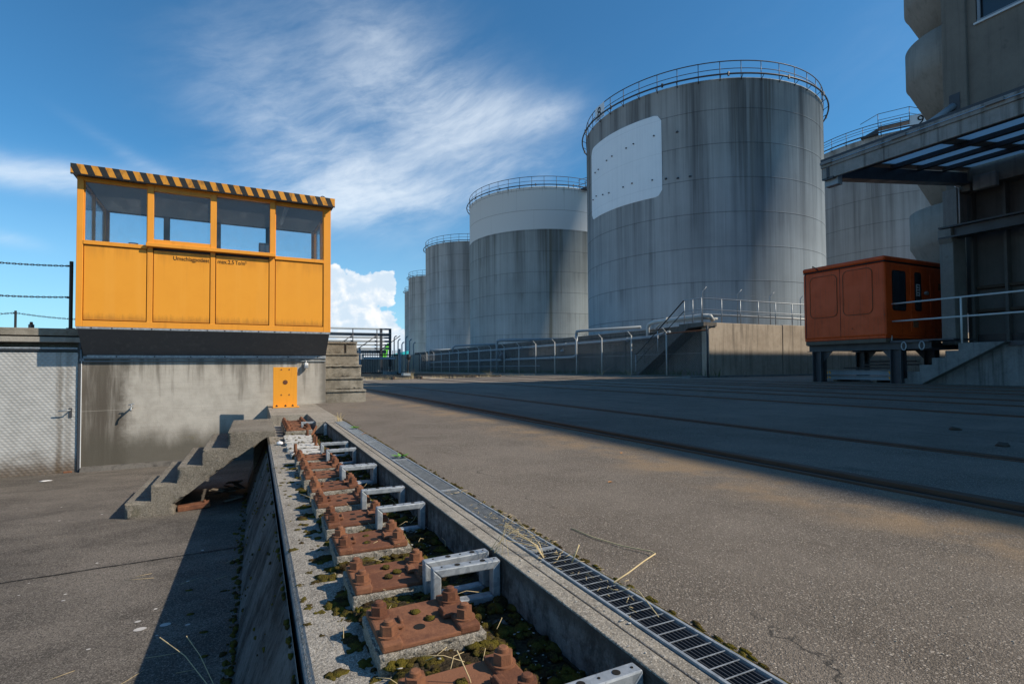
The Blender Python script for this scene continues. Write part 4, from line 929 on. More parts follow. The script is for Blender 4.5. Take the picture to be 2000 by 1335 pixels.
# chain-link fence along the verge
fn = thing('chain_link_fence', 'chain link fence of pale posts with angled tops before the dike', 'fence')
def mesh_panel():
    b = MB(); w, h_, s_ = 2.5, 1.85, .10
    n = int((w+h_)/s_)
    for i in range(1, n):
        t = i*s_
        for m_ in (0, 1):
            ya, za = (min(t, w), max(0, t-w)); yb_, zb_ = (max(0, t-h_), min(t, h_))
            if m_: ya, yb_ = w-ya, w-yb_
            b.tube([(0, ya, za), (0, yb_, zb_)], .0022, 3, caps=False, smooth=False)
    for z in (0.02, .95, h_): b.tube([(0, 0, z), (0, w, z)], .004, 4)
    return b
mp = None
for i in range(17):
    y = 18.30+2.45*i
    b = MB(); b.tube([(16.4, y, .05), (16.4, y, 2.08)], .036, 8); b.tube([(16.4, y, 2.06), (16.22, y+.05, 2.28)], .022, 6); b.build('post', M['postgrey'], fn, bevel=0)
    if mp is None: mp = mesh_panel().build('mesh_panel', M['galv'], fn, loc=(16.4, y, .16))
    else:
        o = mp.copy(); COL.objects.link(o); o.parent = fn; o.location = (16.4, y, .16)
b = MB(); b.tube([(16.4, 15.92, .05), (16.4, 15.92, 2.2)], .04, 8); b.tube([(16.4, 15.92, 2.05), (16.6, 15.7, 2.2)], .02, 6); b.build('post', M['darksteel'], fn)
MB().tube([(16.4, 15.92, 2.02), (16.4, 18.3, 2.02)], .03, 8).build('top_rail', M['rust'], fn)
o = mp.copy(); COL.objects.link(o); o.parent = fn; o.location = (16.4, 15.85, .16)
for z in (2.14, 2.24): MB().tube([(16.3, 18.3, z), (16.3, 57.5, z)], .004, 4).build('barbed_wire', M['galv'], fn)
MB().box((16.33, 15.9, .0), (16.47, 60, .16)).build('base_board', M['dike'], fn)

# ================================================================== WAREHOUSE ON THE RIGHT
wh = thing('warehouse', 'dark grey concrete warehouse with canopy and rounded stair tower', 'building')
HB = 13.55
def wpart(name, mat, *bx, bevel=.0, parent=wh):
    b = MB()
    for a, c in bx: b.box(a, c)
    return b.build(name, mat, parent, bevel=bevel)
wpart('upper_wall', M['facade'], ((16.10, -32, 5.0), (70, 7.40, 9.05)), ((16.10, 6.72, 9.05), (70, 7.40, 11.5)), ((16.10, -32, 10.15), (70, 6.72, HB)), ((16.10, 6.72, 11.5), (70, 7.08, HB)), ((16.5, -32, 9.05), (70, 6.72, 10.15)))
wpart('corner_pilaster', M['facade'], ((16.0, 6.90, 4.9), (16.4, 7.42, 11.5)), bevel=.03)
wpart('corner_pilaster', M['facade'], ((16.0, 0.6, 4.9), (16.4, 1.1, HB)), bevel=.03)
wpart('parapet_cap', M['facade'], ((15.98, -32, HB), (70, 7.10, HB+.06)))
wd = wpart('window', M['steelblue'], ((16.09, 2.2, 9.05), (16.14, 6.70, 9.11)), ((16.12, 2.2, 10.09), (16.16, 6.72, 10.15)), ((16.12, 4.4, 9.11), (16.16, 4.46, 10.09)), ((16.12, 6.64, 9.11), (16.16, 6.70, 10.09)))
wpart('pane', M['darkglass'], ((16.20, 2.2, 9.1), (16.22, 6.70, 10.1)), parent=wd)
wpart('sill', M['railpaint'], ((16.05, 2.2, 9.0), (16.12, 6.75, 9.05)), parent=wd)
wpart('vent_grille', M['darksteel'], ((15.985, 7.05, 6.85), (16.0, 7.28, 7.45)))
# lower part
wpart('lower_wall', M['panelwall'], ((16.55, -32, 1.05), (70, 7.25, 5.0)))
for y in (7.15, 1.0, -5): MB().prism([(15.70, 1.06), (15.70, 3.62), (15.62, 3.72), (15.62, 3.98), (16.30, 3.98), (16.30, 1.06)], 'y', y, y+.30).build('column', M['column'], wh, bevel=.02)
wpart('crane_beam', M['darksteel'], ((15.60, -12, 3.74), (15.95, 7.42, 3.78)), ((15.74, -12, 3.78), (15.80, 7.42, 4.00)), ((15.60, -12, 4.0), (15.95, 7.42, 4.04)))
wpart('column_top', M['column'], ((15.85, 7.12, 4.04), (16.35, 7.42, 5.0)))
for y in (7.02, 6.35, 5.3): wpart('wall_post', M['panelwall'], ((16.35, y, 1.06), (16.56, y+.06, 5.0)))
for z in (2.50, 1.91): wpart('bumper_rail', M['barkbrown'], ((16.40, -12, z-.04), (16.54, 7.0, z+.04)), bevel=.02)
wpart('base_strip', M['black'], ((16.45, -12, 1.07), (16.54, 7.0, 1.32)))
wpart('sign_box', M['column'], ((15.95, 6.36, 4.86), (16.12, 6.83, 5.22)), bevel=.03)
b = MB(); b.tube([(15.92, 7.10, 3.95), (15.92, 7.10, 5.05)], .018, 8); b.build('downpipe', M['railpaint'], wh)
b = MB(); b.box((15.78, 7.05, 5.02), (15.92, 7.13, 5.09)); b.build('camera_box', M['white'], wh, bevel=.01)
b = MB(); b.tube([(15.99, 7.2, 7.15), (15.6, 7.35, 6.85), (14.9, 7.6, 6.35)], .085, 10); b.build('vent_pipe', M['pipe'], wh)
# canopy
cp = wpart('canopy', M['roofsheet'])
bpy.data.objects.remove(cp)
def slope(x): return 4.72+(x-10.56)*.135
b = MB(); b.prism([(10.50, slope(10.5)), (16.0, slope(16)), (16.0, slope(16)+.06), (10.50, slope(10.5)+.06)], 'y', -14, 7.1); cp = b.build('canopy', M['roofsheet'], wh)
wpart('fascia', M['fascia'], ((10.62, -14, 4.42), (10.68, 7.12, 4.70)), ((10.59, -14, 4.66), (10.68, 7.12, 4.80)), parent=cp, bevel=.01)
wpart('gutter', M['darksteel'], ((10.60, -14, 4.80), (10.72, 7.12, 4.85)), parent=cp)
bp = MB(); 
bp.prism([(10.6, 4.42), (16.0, 5.08), (16.0, 5.36), (10.6, 4.70)], 'y', 6.95, 7.0); bp.prism([(10.6, 4.40), (16.0, 5.06), (16.0, 5.10), (10.6, 4.44)], 'y', 6.86, 7.09)
bp.build('end_beam', M['darksteel'], cp)
MB().box((10.69, 6.82, 4.28), (10.84, 7.10, 4.66)).build('end_bracket', M['pipe'], cp, bevel=.01)
for y in (1.6, -4, -9): MB().prism([(10.6, 4.42), (16.0, 5.08), (16.0, 5.36), (10.6, 4.70)], 'y', y, y+.12).build('cross_beam', M['darksteel'], cp)
for x in (11.72, 12.78, 13.84, 14.90): MB().box((x-.05, -14, slope(x)-.095), (x+.05, 6.94, slope(x)-.004)).build('purlin', M['darksteel'], cp)
pm_ = bpy.data.materials.new('translucent_sheet'); pm_.use_nodes = True; t_ = pm_.node_tree; g = G(t_); t_.nodes.remove(t_.nodes['Principled BSDF'])
tb_ = g.node('BsdfTranslucent'); tb_.inputs[0].default_value = (.62, .65, .68, 1); df_ = g.node('BsdfDiffuse'); df_.inputs[0].default_value = (.42, .44, .46, 1); mx_ = g.node('MixShader'); mx_.inputs[0].default_value = .3
t_.links.new(tb_.outputs[0], mx_.inputs[1]); t_.links.new(df_.outputs[0], mx_.inputs[2]); t_.links.new(mx_.outputs[0], t_.nodes['Material Output'].inputs[0])
# translucent sheets replace the roof skin between the purlins
bpy.data.meshes.remove(cp.data) if False else None
cols = [(10.60, 11.66), (11.78, 12.72), (12.84, 13.78), (13.90, 14.84), (14.96, 15.95)]
nb = MB(); tbm = []
ysheets = [(5.72, 6.86), (4.32, 5.48), (2.92, 4.08), (1.80, 2.68), (.2, 1.5), (-1.2, -.05), (-2.6, -1.4)]
for i, (xa, xb) in enumerate(cols):
    e_ = [-14]+[v for ab in reversed(ysheets) for v in ab]+[7.1]
    for j in range(0, len(e_), 2): nb.prism([(xa-.06, slope(xa-.06)), (xb+.06, slope(xb+.06)), (xb+.06, slope(xb+.06)+.05), (xa-.06, slope(xa-.06)+.05)], 'y', e_[j], e_[j+1])
    for ya, yb_ in ysheets:
        s2 = MB(); s2.add([(xa-.06, ya, slope(xa-.06)+.01), (xb+.06, ya, slope(xb+.06)+.01), (xb+.06, yb_, slope(xb+.06)+.01), (xa-.06, yb_, slope(xa-.06)+.01)], [(0,1,2,3)]); tbm.append(s2)
me = bpy.data.meshes.new('canopy'); me.from_pydata(nb.v, [], nb.f); me.materials.append(M['roofsheet']); cp.data = me
for s2 in tbm: s2.build('skylight_sheet', pm_, cp)
# stair tower with rounded landings
tw = MB(); zt = 0
cx, cy = 18.6, 7.85
sw = None
for i, zb in enumerate((4.0, 6.45, 8.92, 11.2, 13.5)):
    b = MB(); r0 = 1.57; nxt = zb-1.42
    prof = [(r0-.12, zb+1.03), (r0, zb+1.03), (r0, zb+.03), (r0-.05, zb-.05), (.90, nxt-.02), (.55, nxt-.5 if i == 0 else nxt-.02)]
    b.lathe(prof, (cx, cy), 72, -.3, math.pi+.3); b.lathe([(r0-.12, zb+1.03), (r0-.12, zb+.05), (.02, zb+.05)], (cx, cy), 40, -.3, math.pi+.3)
    b.build('stair_landing', M['balcony'], wh)
wpart('tower_core', M['facade'], ((18.2, 7.40, .1), (19.0, 7.85, HB-.5)))

# loading dock
dkk = thing('loading_dock', 'grey concrete loading dock with mossy stains below the railing', 'loading dock')
b = MB(); b.box((14.95, -20, -.2), (34, 6.62, 1.08)); b.box((16.4, 6.62, -.2), (34, 7.4, 1.08)); b.prism([(5.6, -.2), (7.52, -.2), (7.52, .05), (5.80, 1.062), (5.6, 1.062)], 'x', 14.955, 16.3); b.build('dock_body', M['dock'], dkk, bevel=.012)
MB().box((14.90, -20, .98), (14.948, 5.80, 1.085)).build('dock_edge', M['darksteel'], dkk)
b = MB(); poly = [(8.02, .06), (8.02, .235), (7.755, .235), (7.755, .40), (7.475, .40), (7.475, .57), (7.205, .57), (7.205, .735), (6.925, .735), (6.925, .90), (6.66, .90), (6.66, 1.072), (5.78, 1.072), (7.50, .06)]
b.prism(poly, 'x', 14.72, 16.35); b.build('dock_stair', M['dock'], dkk, bevel=.008)
hr = thing('dock_railing', 'pale two-bar handrail along the loading dock edge', 'railing')
for y in (8.13, 6.61, 4.6, 2.6): MB().tube([(14.78, y, 1.06), (14.78, y, 2.15)], .022, 8).build('post', M['railpaint'], hr)
b = MB()
for z in (2.14, 1.69): b.tube([(14.78, 8.13, z), (14.78, -6, z)], .021, 8)
b.build('rails', M['railpaint'], hr)

# ------------------------------------------------------------------ orange crane cab on its steel stand
sd = thing('steel_stand', 'dark steel stand with timber bearers carrying the orange cab', 'stand')
for x, y in ((14.72, 10.05), (14.72, 7.95), (16.75, 10.05), (16.75, 8.2)):
    b = MB(); b.box((x-.02, y-.13, .04), (x+.02, y+.13, .97)); b.box((x-.13, y-.13, .04), (x+.13, y-.11, .97)); b.box((x-.13, y+.11, .04), (x+.13, y+.13, .97)); b.build('leg', M['darksteel'], sd)
    b = MB(); s_ = 1 if y < 9 else -1; b.prism([(y+s_*.12, .97), (y+s_*.40, .97), (y+s_*.12, .66)], 'x', x-.01, x+.01); b.build('gusset', M['darksteel'], sd)
for x in (14.72, 16.75): b = MB(); b.box((x-.10, 7.2, 1.13), (x+.10, 10.35, 1.15)); b.box((x-.012, 7.2, .98), (x+.012, 10.35, 1.13)); b.box((x-.10, 7.2, .965), (x+.10, 10.35, .98)); b.build('long_beam', M['darksteel'], sd)
for y in (7.65, 10.1): MB().box((14.84, y-.08, .99), (16.64, y+.08, 1.13)).build('cross_beam', M['darksteel'], sd)
for x in (14.62, 15.9, 17.0): MB().box((x-.10, 8.12, 1.151), (x+.10, 10.32, 1.255)).build('timber_bearer', M['timber'], sd, bevel=.01)
MB().box((14.56, 8.9, 1.17), (14.60, 10.2, 1.24)).build('bearer_plate', M['galv'], sd)
MB().box((14.62, 6.7, 1.151), (15.6, 8.08, 1.19)).build('walk_plate', M['darksteel'], sd)
for y, z in ((7.75, 1.14), (7.35, 1.14)):
    b = MB(); b.tube([(14.60, y+.055*math.cos(a), z-.10+.10*math.sin(a)) for a in [2*math.pi*i/14 for i in range(14)]], .014, 6, closed=True); o = b.build('shackle', M['galv'], sd)
oc = thing('crane_cab', 'faded orange boxy crane cab parked on a steel stand', 'crane cab')
X0, X1, Y0, Y1, Z0, Z1 = 14.50, 17.22, 8.10, 10.37, 1.30, 3.24
MB().box((X0, Y0, Z0), (X1, Y1, Z1)).build('body', M['orange'], oc, bevel=.07, seg=4)
b = MB(); b.box((X0-.01, Y0-.01, 3.262), (X1+.01, Y1+.01, 3.39)); b.build('roof', M['orange'], oc, bevel=.055, seg=4)
MB().box((X0+.01, Y0+.01, 3.235), (X1-.01, Y1-.01, 3.264)).build('roof_seal', M['rubber'], oc)
MB().box((X0+.02, Y0+.02, 1.258), (X1-.02, Y1-.02, 1.34)).build('base_flange', M['orange'], oc, bevel=.02)
def rrect(a0, a1, b0, b1, r_, n=5):
    p = []
    for cx_, cy_, s_ in ((a1-r_, b1-r_, 0), (a0+r_, b1-r_, 90), (a0+r_, b0+r_, 180), (a1-r_, b0+r_, 270)):
        for i in range(n+1): t = R(s_+90*i/n); p.append((cx_+r_*math.cos(t), cy_+r_*math.sin(t)))
    return p
for ya, yb_, z0_, z1_ in ((9.36, 10.13, 1.93, 3.08), (8.42, 9.17, 1.93, 3.12)):
    b = MB(); b.prism(rrect(ya, yb_, z0_, z1_, .13), 'x', X0-.008, X0+.02); b.build('pressed_panel', M['orange'], oc, bevel=.007)
    pth = [(X0-.006, p, q_) for p, q_ in rrect(ya-.012, yb_+.012, z0_-.012, z1_+.012, .14)]; b = MB(); b.tube(pth, .008, 6, closed=True); b.build('panel_groove', M['rust'], oc)
MB().box((X0-.004, 9.262, 1.34), (X0+.01, 9.272, 3.23)).build('panel_seam', M['rubber'], oc)
MB().box((X0-.006, Y1-.10, 1.36), (X0+.01, Y1-.085, 3.22)).build('edge_seal', M['rubber'], oc)
for y, z in ((8.40, 2.52), (8.95, 1.55), (8.12, 1.86)): b = MB(); b.box((X0-.012, y-.012, z-.012), (X0, y+.012, z+.012)); b.build('screw', M['rust'], oc)
for xa, xb, za, zb_, nm in ((14.80, 15.40, 1.98, 3.03, 'window'), (15.80, 16.12, 2.0, 3.04, 'window')):
    b = MB(); b.prism(rrect(xa, xb, za, zb_, .07), 'y', Y0-.012, Y0+.01); w_ = b.build(nm, M['rubber'], oc)
    b = MB(); b.prism(rrect(xa+.035, xb-.035, za+.035, zb_-.035, .05), 'y', Y0-.018, Y0-.0125); b.build('pane', M['darkglass'], w_)
b = MB(); b.prism(rrect(15.62, 16.42, 1.42, 3.18, .05), 'y', Y0-.009, Y0+.01); b.build('door', M['orange'], oc, bevel=.006)
b = MB(); b.prism(rrect(16.55, 17.10, 1.6, 3.05, .06), 'y', Y0-.008, Y0+.01); b.build('pressed_panel', M['orange'], oc, bevel=.006)
b = MB(); b.cyl((0, 0), .05, -.03, .03, 14); o = b.build('door_knob', M['galv'], oc, bevel=.01, loc=(16.30, Y0-.04, 2.50)); o.rotation_euler = (R(90), 0, 0)
b = MB(); b.box((15.86, Y0-.0225, 2.40), (16.03, Y0-.0185, 2.72)); b.build('notice', M['paperprint'], oc)
for i in range(4): MB().box((15.885, Y0-.024, 2.44+.07*i), (15.885+.10+.02*(i % 2), Y0-.0226, 2.475+.07*i)).build('notice_print', M['ink'], oc)
MB().box((15.70, Y0-.012, 1.56), (15.95, Y0, 1.74)).build('vent_plate', M['rust'], oc, bevel=.005)
MB().box((16.95, Y0-.012, 2.62), (17.08, Y0, 2.80)).build('plate', M['rust'], oc)
b = MB(); b.tube([(X0+.12, Y1-.25, 3.38), (X0+.03, Y1-.30, 3.43), (X0-.02, Y1-.42, 3.36), (X0-.015, Y1-.5, 3.27)], .012, 6); b.build('cable', M['rubber'], oc)

# steel sections stacked under the stand
def section(x, y0, y1, z, hgt, label, mat='steelblue', stripes=True):
    t_ = thing('steel_section', label, 'steel beam', group='steel sections stored under the stand')
    b = MB(); b.box((x, y0, z), (x+.03, y1, z+hgt)); b.box((x-.04, y0, z), (x+.2, y1, z+.015)); b.box((x-.04, y0, z+hgt-.015), (x+.2, y1, z+hgt)); b.build('beam', M[mat], t_)
    if stripes:
        for ya in (y0+.03, y1-.27):
            for i in range(3): MB().prism([(ya+.08*i, z+.025), (ya+.08*i+.045, z+.025), (ya+.08*i+.075, z+hgt-.025), (ya+.08*i+.03, z+hgt-.025)], 'x', x-.004, x-.0005).build('warning_stripe', M['yellow'], t_)
section(15.2, 8.2, 10.3, .30, .13, 'blue-grey beam with yellow end stripes, upper of the stored pair')
section(15.2, 8.2, 10.3, .165, .11, 'blue-grey beam with yellow end stripes, lower of the stored pair')
section(15.6, 8.3, 9.9, .46, .05, 'thin dark beam lying on the stored pair', 'darksteel', False)
section(15.7, 8.0, 9.4, .55, .05, 'dark beam in the middle of the small stack', 'darksteel', False)
section(15.8, 8.1, 9.3, .64, .05, 'topmost dark beam of the small stack under the stand', 'darksteel', False)
for y in (8.7, 9.8): tag(MB().box((15.1, y, .07), (16.2, y+.1, .163)).build('timber_block', M['timber']), 'timber block under the stored beams', 'timber', 'timber blocks under the stored beams')

# ================================================================== FAR END: pipe bridge, gate, small things
pbm = thing('pipe_bridge', 'steel pipe bridge spanning the tracks at the far end', 'pipe bridge')
Yb = 60.0; xa, xb = -6.0, 13.6
b = MB()
for z, r_ in ((4.92, .10), (4.25, .13), (3.95, .10), (3.55, .12), (3.15, .10), (2.75, .11)): b.tube([(xa, Yb, z), (xb, Yb, z)], r_, 8)
b.build('pipes', M['pipe'], pbm)
b = MB(); b.box((xa, Yb+.3, 2.2), (xb-.4, Yb+.6, 2.6)); b.box((xa, Yb-.3, 4.40), (xb, Yb+.3, 4.46)); b.build('girder', M['steelblue'], pbm)
b = MB()
for i in range(8): x = xb-2.6*i-1.5; b.tube([(x, Yb-.2, 2.3), (x, Yb-.2, 4.9)], .06, 6); b.tube([(x, Yb-.2, 2.3), (x+2.6, Yb-.2, 4.2)], .05, 6)
b.build('bracing', M['darksteel'], pbm)
for x in (xb-1.0, xb): b = MB(); b.box((x-.13, Yb-.13, -.03), (x+.13, Yb+.13, 5.0)); b.build('leg', M['darksteel'], pbm)
b = MB(); b.box((12.1, Yb-.6, -.03), (14.0, Yb+.6, .35)); b.build('footing', M['dock'], pbm)
for i in range(6):
    x = 14.3+.45*i; b = MB(); h_ = 4.0-.35*(i % 3); b.tube([(x, Yb+1, .0), (x, Yb+1, h_), (x+.15, Yb+1.1, h_+.2), (x+.35, Yb+1.4, h_+.25)], .07, 6); tag(b.build('riser_pipe', M['pipe']), 'thin riser pipe beside the pipe bridge leg', 'pipe', 'riser pipes beside the pipe bridge')
MB().box((2.35, Yb-.42, 3.35), (2.75, Yb-.2, 3.95)).build('hydrant_box', M['red'], pbm, bevel=.05)
ga = thing('site_gate', 'black barred sliding gate at the far track end', 'gate')
b = MB(); b.box((8.4, 48, .1), (11.6, 48.1, .2)); b.box((8.4, 48, 1.7), (11.6, 48.1, 1.8)); b.build('gate_frame', M['black'], ga)
b = MB()
for i in range(22): x = 8.4+.15*i; b.box((x, 48.02, .2), (x+.05, 48.07, 2.15))
b.build('bars', M['black'], ga); MB().box((8.6, 47.98, 1.35), (11.4, 48.0, 1.55)).build('cross_sign', M['pipe'], ga)
for x in (11.75, 8.2): b = MB(); b.box((x-.09, 47.9, 0), (x+.09, 48.1, 2.3)); b.build('gate_post', M['steelblue'], ga)
cw_ = thing('cream_wall', 'small cream rendered wall beside the far gate', 'wall'); MB().box((14.6, 62, -.03), (17.6, 62.4, 2.1)).build('wall', M['cream'], cw_)
gr = thing('green_crane', 'bright green lifting machine far beyond the gate', 'machine', (21.6, 100, 1.2))
b = MB(); b.box((-1.0, -1.4, .3), (1.0, 1.4, 1.2)); b.build('chassis', M['green'], gr, bevel=.1); b = MB(); b.prism([(-.9, 1.2), (.3, 1.2), (1.0, 4.0), (.6, 4.0)], 'y', -.4, .4); b.build('boom', M['green'], gr)
for x in (-1, 1):
    b = MB(); b.box((x*.8-.25, -1.6, -1.2), (x*.8+.25, 1.6, .3)); b.build('track', M['rubber'], gr)
wv = thing('white_truck', 'small white truck parked far beyond the gate', 'truck', (18.0, 110, 0))
MB().box((-5, -1, 1.0), (1.5, 1, 3.4)).build('body', M['white'], wv, bevel=.1); MB().box((1.6, -1, .8), (3.6, 1, 2.8)).build('driver_cab', M['steelblue'], wv, bevel=.2); MB().box((3.605, -.8, 1.9), (3.62, .8, 2.6)).build('windscreen', M['darkglass'], wv)
for x in (-4, -2.6, 2.6): b = MB(); b.tube([(x, -1.05, .5), (x, 1.05, .5)], .5, 12); b.build('wheel', M['rubber'], wv)
tq = thing('turquoise_shed', 'tiny turquoise roofed shed behind the riser pipes', 'shed', (31, 120, 0)); MB().box((-3, -2, 0), (3, 2, 3.6)).build('walls', M['cyan'], tq); MB().prism([(-3.2, 3.6), (3.2, 3.6), (0, 4.4)], 'y', -2.2, 2.2).build('roof', M['cyan'], tq)
sgn = thing('point_lever', 'black track point lever on a stone base near the far gate', 'lever', (8.6, 33, 0)); b = MB(); b.tube([(0, 0, 0), (0, 0, .8), (.1, 0, 1.3)], .06, 8); b.lump((0.05, 0, 1.25), .14, .14, .2, 2, 4); b.build('lever', M['black'], sgn); MB().box((-.35, -.3, -.03), (.1, .3, .25)).build('base', M['pipe'], sgn)
sg2 = thing('track_signal', 'dark low track signal post in front of the far fence', 'signal', (9.95, 44, 0)); b = MB(); b.tube([(0, 0, 0), (0, 0, .9)], .07, 8); b.build('mast', M['black'], sg2); MB().box((-.14, -.12, .7), (.14, .12, 1.3)).build('signal_head', M['black'], sg2, bevel=.04); MB().box((-.5, -.3, -.03), (.5, .3, .3)).build('base', M['dock'], sg2)

# ================================================================== SMALL GROWTH AND LITTER
def blades(mb, c, n, h_, spread, r_=.0012, seg=4, sides=3, lean=.5):
    for i in range(n):
        a = rnd.uniform(0, 6.283); l = h_*rnd.uniform(.5, 1.15); x, y = c[0]+rnd.gauss(0, spread), c[1]+rnd.gauss(0, spread); k = rnd.uniform(.1, lean)
        pts = [(x+math.cos(a)*l*k*(t/seg)**2, y+math.sin(a)*l*k*(t/seg)**2, c[2]+l*(t/seg)*(1-.25*k*(t/seg))) for t in range(seg+1)]
        mb.tube(pts, [r_*(1-.7*t/seg) for t in range(seg+1)], sides, caps=False)
# moss: cushions between the plates, in the trench and along the wall foot
mm = MB(); zl = -.132
def cushion(x, y, s_, z=-.106, fl=.55):
    if x < .262: z = zl
    if x > .53: z = -.122
    mm.lump((x, y, z), s_*rnd.uniform(.8, 1.3), s_*rnd.uniform(.8, 1.3), s_*rnd.uniform(.35, .8)*fl*1.5, 2 if y < 2.6 else 1, rnd.random()*50, .8, 2.6, None)
    for q_ in range(2 if y < 3 else 0): a = rnd.uniform(0, 6.28); mm.lump((x+s_*1.1*math.cos(a), y+s_*1.1*math.sin(a), z), s_*.55, s_*.55, s_*.35, 1, rnd.random()*50, .8)
for i in range(10):
    y0 = .905+.3545*i
    near = 1.0 if i < 4 else .6
    for j in range(int(34*near)): cushion(rnd.uniform(.27, .52), y0-.155+rnd.uniform(-.0, .155)+.0, rnd.uniform(.008, .024))
    for j in range(int(10*near)): x = .262-abs(rnd.gauss(0, .045)); cushion(max(.15, x), y0+rnd.uniform(-.15, .2), rnd.uniform(.008, .030))
for j in range(520):
    y = .75+rnd.random()**1.5*5.2; x = rnd.uniform(.515, .682); cushion(x, y, rnd.uniform(.008, .022))
for j in range(46): y = rnd.uniform(1, 6); cushion(.13+abs(rnd.gauss(0, .05)), y, rnd.uniform(.006, .016))
for j in range(60): cushion(rnd.uniform(.25, .52), rnd.uniform(4.5, 5.95), rnd.uniform(.006, .014), -.094)
for dy in range(4):
    for hx, hy in ((.108, .070), (.142, .098), (.118, .150)):
        if rnd.random() < .85: mm.lump((.268+hx, .905+.3545*dy+hy, -.070), .0135, .0135, .007, 2, rnd.random()*40, .4)
# soil that fills the trench between and beside the plates
sm3 = MB(); nx_, ny_ = 64, 620; x0_, x1_, y0_, y1_ = .256, .6845, .55, 6.2
vs = []
for j in range(ny_+1):
    for i in range(nx_+1):
        x = x0_+(x1_-x0_)*i/nx_; y = y0_+(y1_-y0_)*j/ny_; p = Vector((x, y, 0))
        h = .55+.5*mnoise.noise(p*9)+.35*mnoise.noise(p*31)+.22*mnoise.noise(p*85)
        edge = min(1, max(0, (x-.262)/.035+1.6*mnoise.noise(p*14)))
        vs.append((x, y, -.136+edge*(.016+.024*max(0, h))*(1 if x < .50 else max(.35, 1-(x-.50)*9))))
sm3.add(vs, [(j*(nx_+1)+i, j*(nx_+1)+i+1, (j+1)*(nx_+1)+i+1, (j+1)*(nx_+1)+i) for j in range(ny_) for i in range(nx_)], True)
tag(sm3.build('trench_soil', M['soil']), 'dark mossy soil with pale chips filling the trench', 'soil', kind='stuff')
tag(mm.build('moss', M['moss']), 'dark olive moss cushions between the plates and along the trench', 'moss', kind='stuff')
mw = MB()
for j in range(420):
    y = 1.2+rnd.random()**1.3*5.0; t = rnd.random()
    if rnd.random() < .42: z, x = -.69, -.075-abs(rnd.gauss(0, .022)); s_ = rnd.uniform(.006, .020)
    elif rnd.random() < .35: z = -.212; x = .092; s_ = rnd.uniform(.004, .013)
    else:
        z = -.23-.45*t; x = .086-.155*t; s_ = rnd.uniform(.003, .010)
        if mnoise.noise(Vector((y*2.5, z*3, 0))) < -.05: continue
    mw.lump((x, y, z), s_, s_*1.7, s_*.8, 1, rnd.random()*50, .5)
for x, y in ((-.30, 3.25), (-.22, 3.0), (-.34, 3.6), (-.16, 3.5), (-.2, 2.75)): mw.lump((x, y, -.69), .020, .013, .006, 2, x*30, .5)
tag(mw.build('wall_moss', M['moss']), 'black moss tufts on the battered quay face and along its foot', 'moss', kind='stuff')
mk = MB()
for j in range(170): y = rnd.uniform(.7, 6.3); mk.lump((.884+abs(rnd.gauss(0, .006)), y, .001), .007, .014, .004, 1, rnd.random()*50, .6)
tag(mk.build('drain_moss', M['moss']), 'thin moss line along the far edge of the drain grating', 'moss', kind='stuff')
# pale chips and grit
ch = MB()
for j in range(650):
    u = rnd.random()
    if u < .6: x, y = rnd.uniform(.50, .68), .8+rnd.random()**1.6*5.2
    elif u < .85: x, y = rnd.uniform(.14, .5), .8+rnd.random()**1.4*5
    else: x, y = rnd.uniform(.69, .77), .8+rnd.random()**1.4*5
    z = ((-.100 if x < .5 else -.122)+rnd.uniform(0, .008) if x > .27 else zl) if x < .684 else .001
    s_ = rnd.uniform(.0018, .0065); ch.lump((x, y, z), s_, s_*rnd.uniform(.4, 1), s_*.16, 1, j*.37, 1.3, 3.5)
tag(ch.build('stone_chips', M['chip']), 'pale stone chips scattered in the trench and on the kerb', 'stone chips', kind='stuff')
gs = MB()
for j in range(1500):
    y = .4+rnd.random()**1.3*11; x = .9+rnd.random()*min(y*1.3, 9); s_ = rnd.uniform(.0010, .0030); gs.lump((x, y, pz(x)+.001), s_, s_*.7, s_*.4, 1, j*.21, 1.2, 3.0)
tag(gs.build('loose_grit', M['grit']), 'loose pale grit on the pavement', 'grit', kind='stuff')
# straws
sw_ = MB()
for j in range(60):
    x, y = rnd.uniform(.2, .67), .8+rnd.random()**1.8*3.0; a = rnd.uniform(0, 6.28); l = rnd.uniform(.03, .11); z = -.11+rnd.uniform(0, .03)
    sw_.tube([(x, y, z), (x+l*.5*math.cos(a), y+l*.5*math.sin(a), z+.012), (x+l*math.cos(a+.2), y+l*math.sin(a+.2), z+rnd.uniform(-.005, .03))], .0008, 4)
for j in range(150):
    y = rnd.choice((rnd.uniform(1.5, 2.4), rnd.uniform(1.0, 1.55), rnd.uniform(1.6, 1.95))); x = rnd.uniform(.78, .885); a = rnd.uniform(0, 6.28); l = rnd.uniform(.008, .03)
    sw_.tube([(x, y, .004), (x+l*math.cos(a), y+l*math.sin(a), .005+rnd.uniform(0, .006))], .0009, 3)
for j in range(16):
    x, y = -.15-rnd.random()*1.6, rnd.uniform(2.3, 4.4); a = rnd.uniform(-.4, .9); l = rnd.uniform(.06, .22); sw_.tube([(x, y, -.686), (x+l*.5*math.cos(a), y+l*.5*math.sin(a), -.684), (x+l*math.cos(a+.1), y+l*math.sin(a+.1), -.686)], .0009, 4)
tag(sw_.build('straw_litter', M['straw']), 'dry straw bits on plates, grating and yard', 'straw', kind='stuff')
def stalk(path, r_, label, name='dry_stalk', mat='straw', head=False):
    b = MB(); b.tube(path, r_, 6)
    if head:
        p, q_ = Vector(path[-1]), Vector(path[-2]); d = (p-q_).normalized()
        for k in range(9): c = p-d*.006*k; b.lump(c, .0022, .0022, .003, 1, k, .3)
    tag(b.build(name, M[mat]), label, 'dry stalk', 'long dry grass stalks')
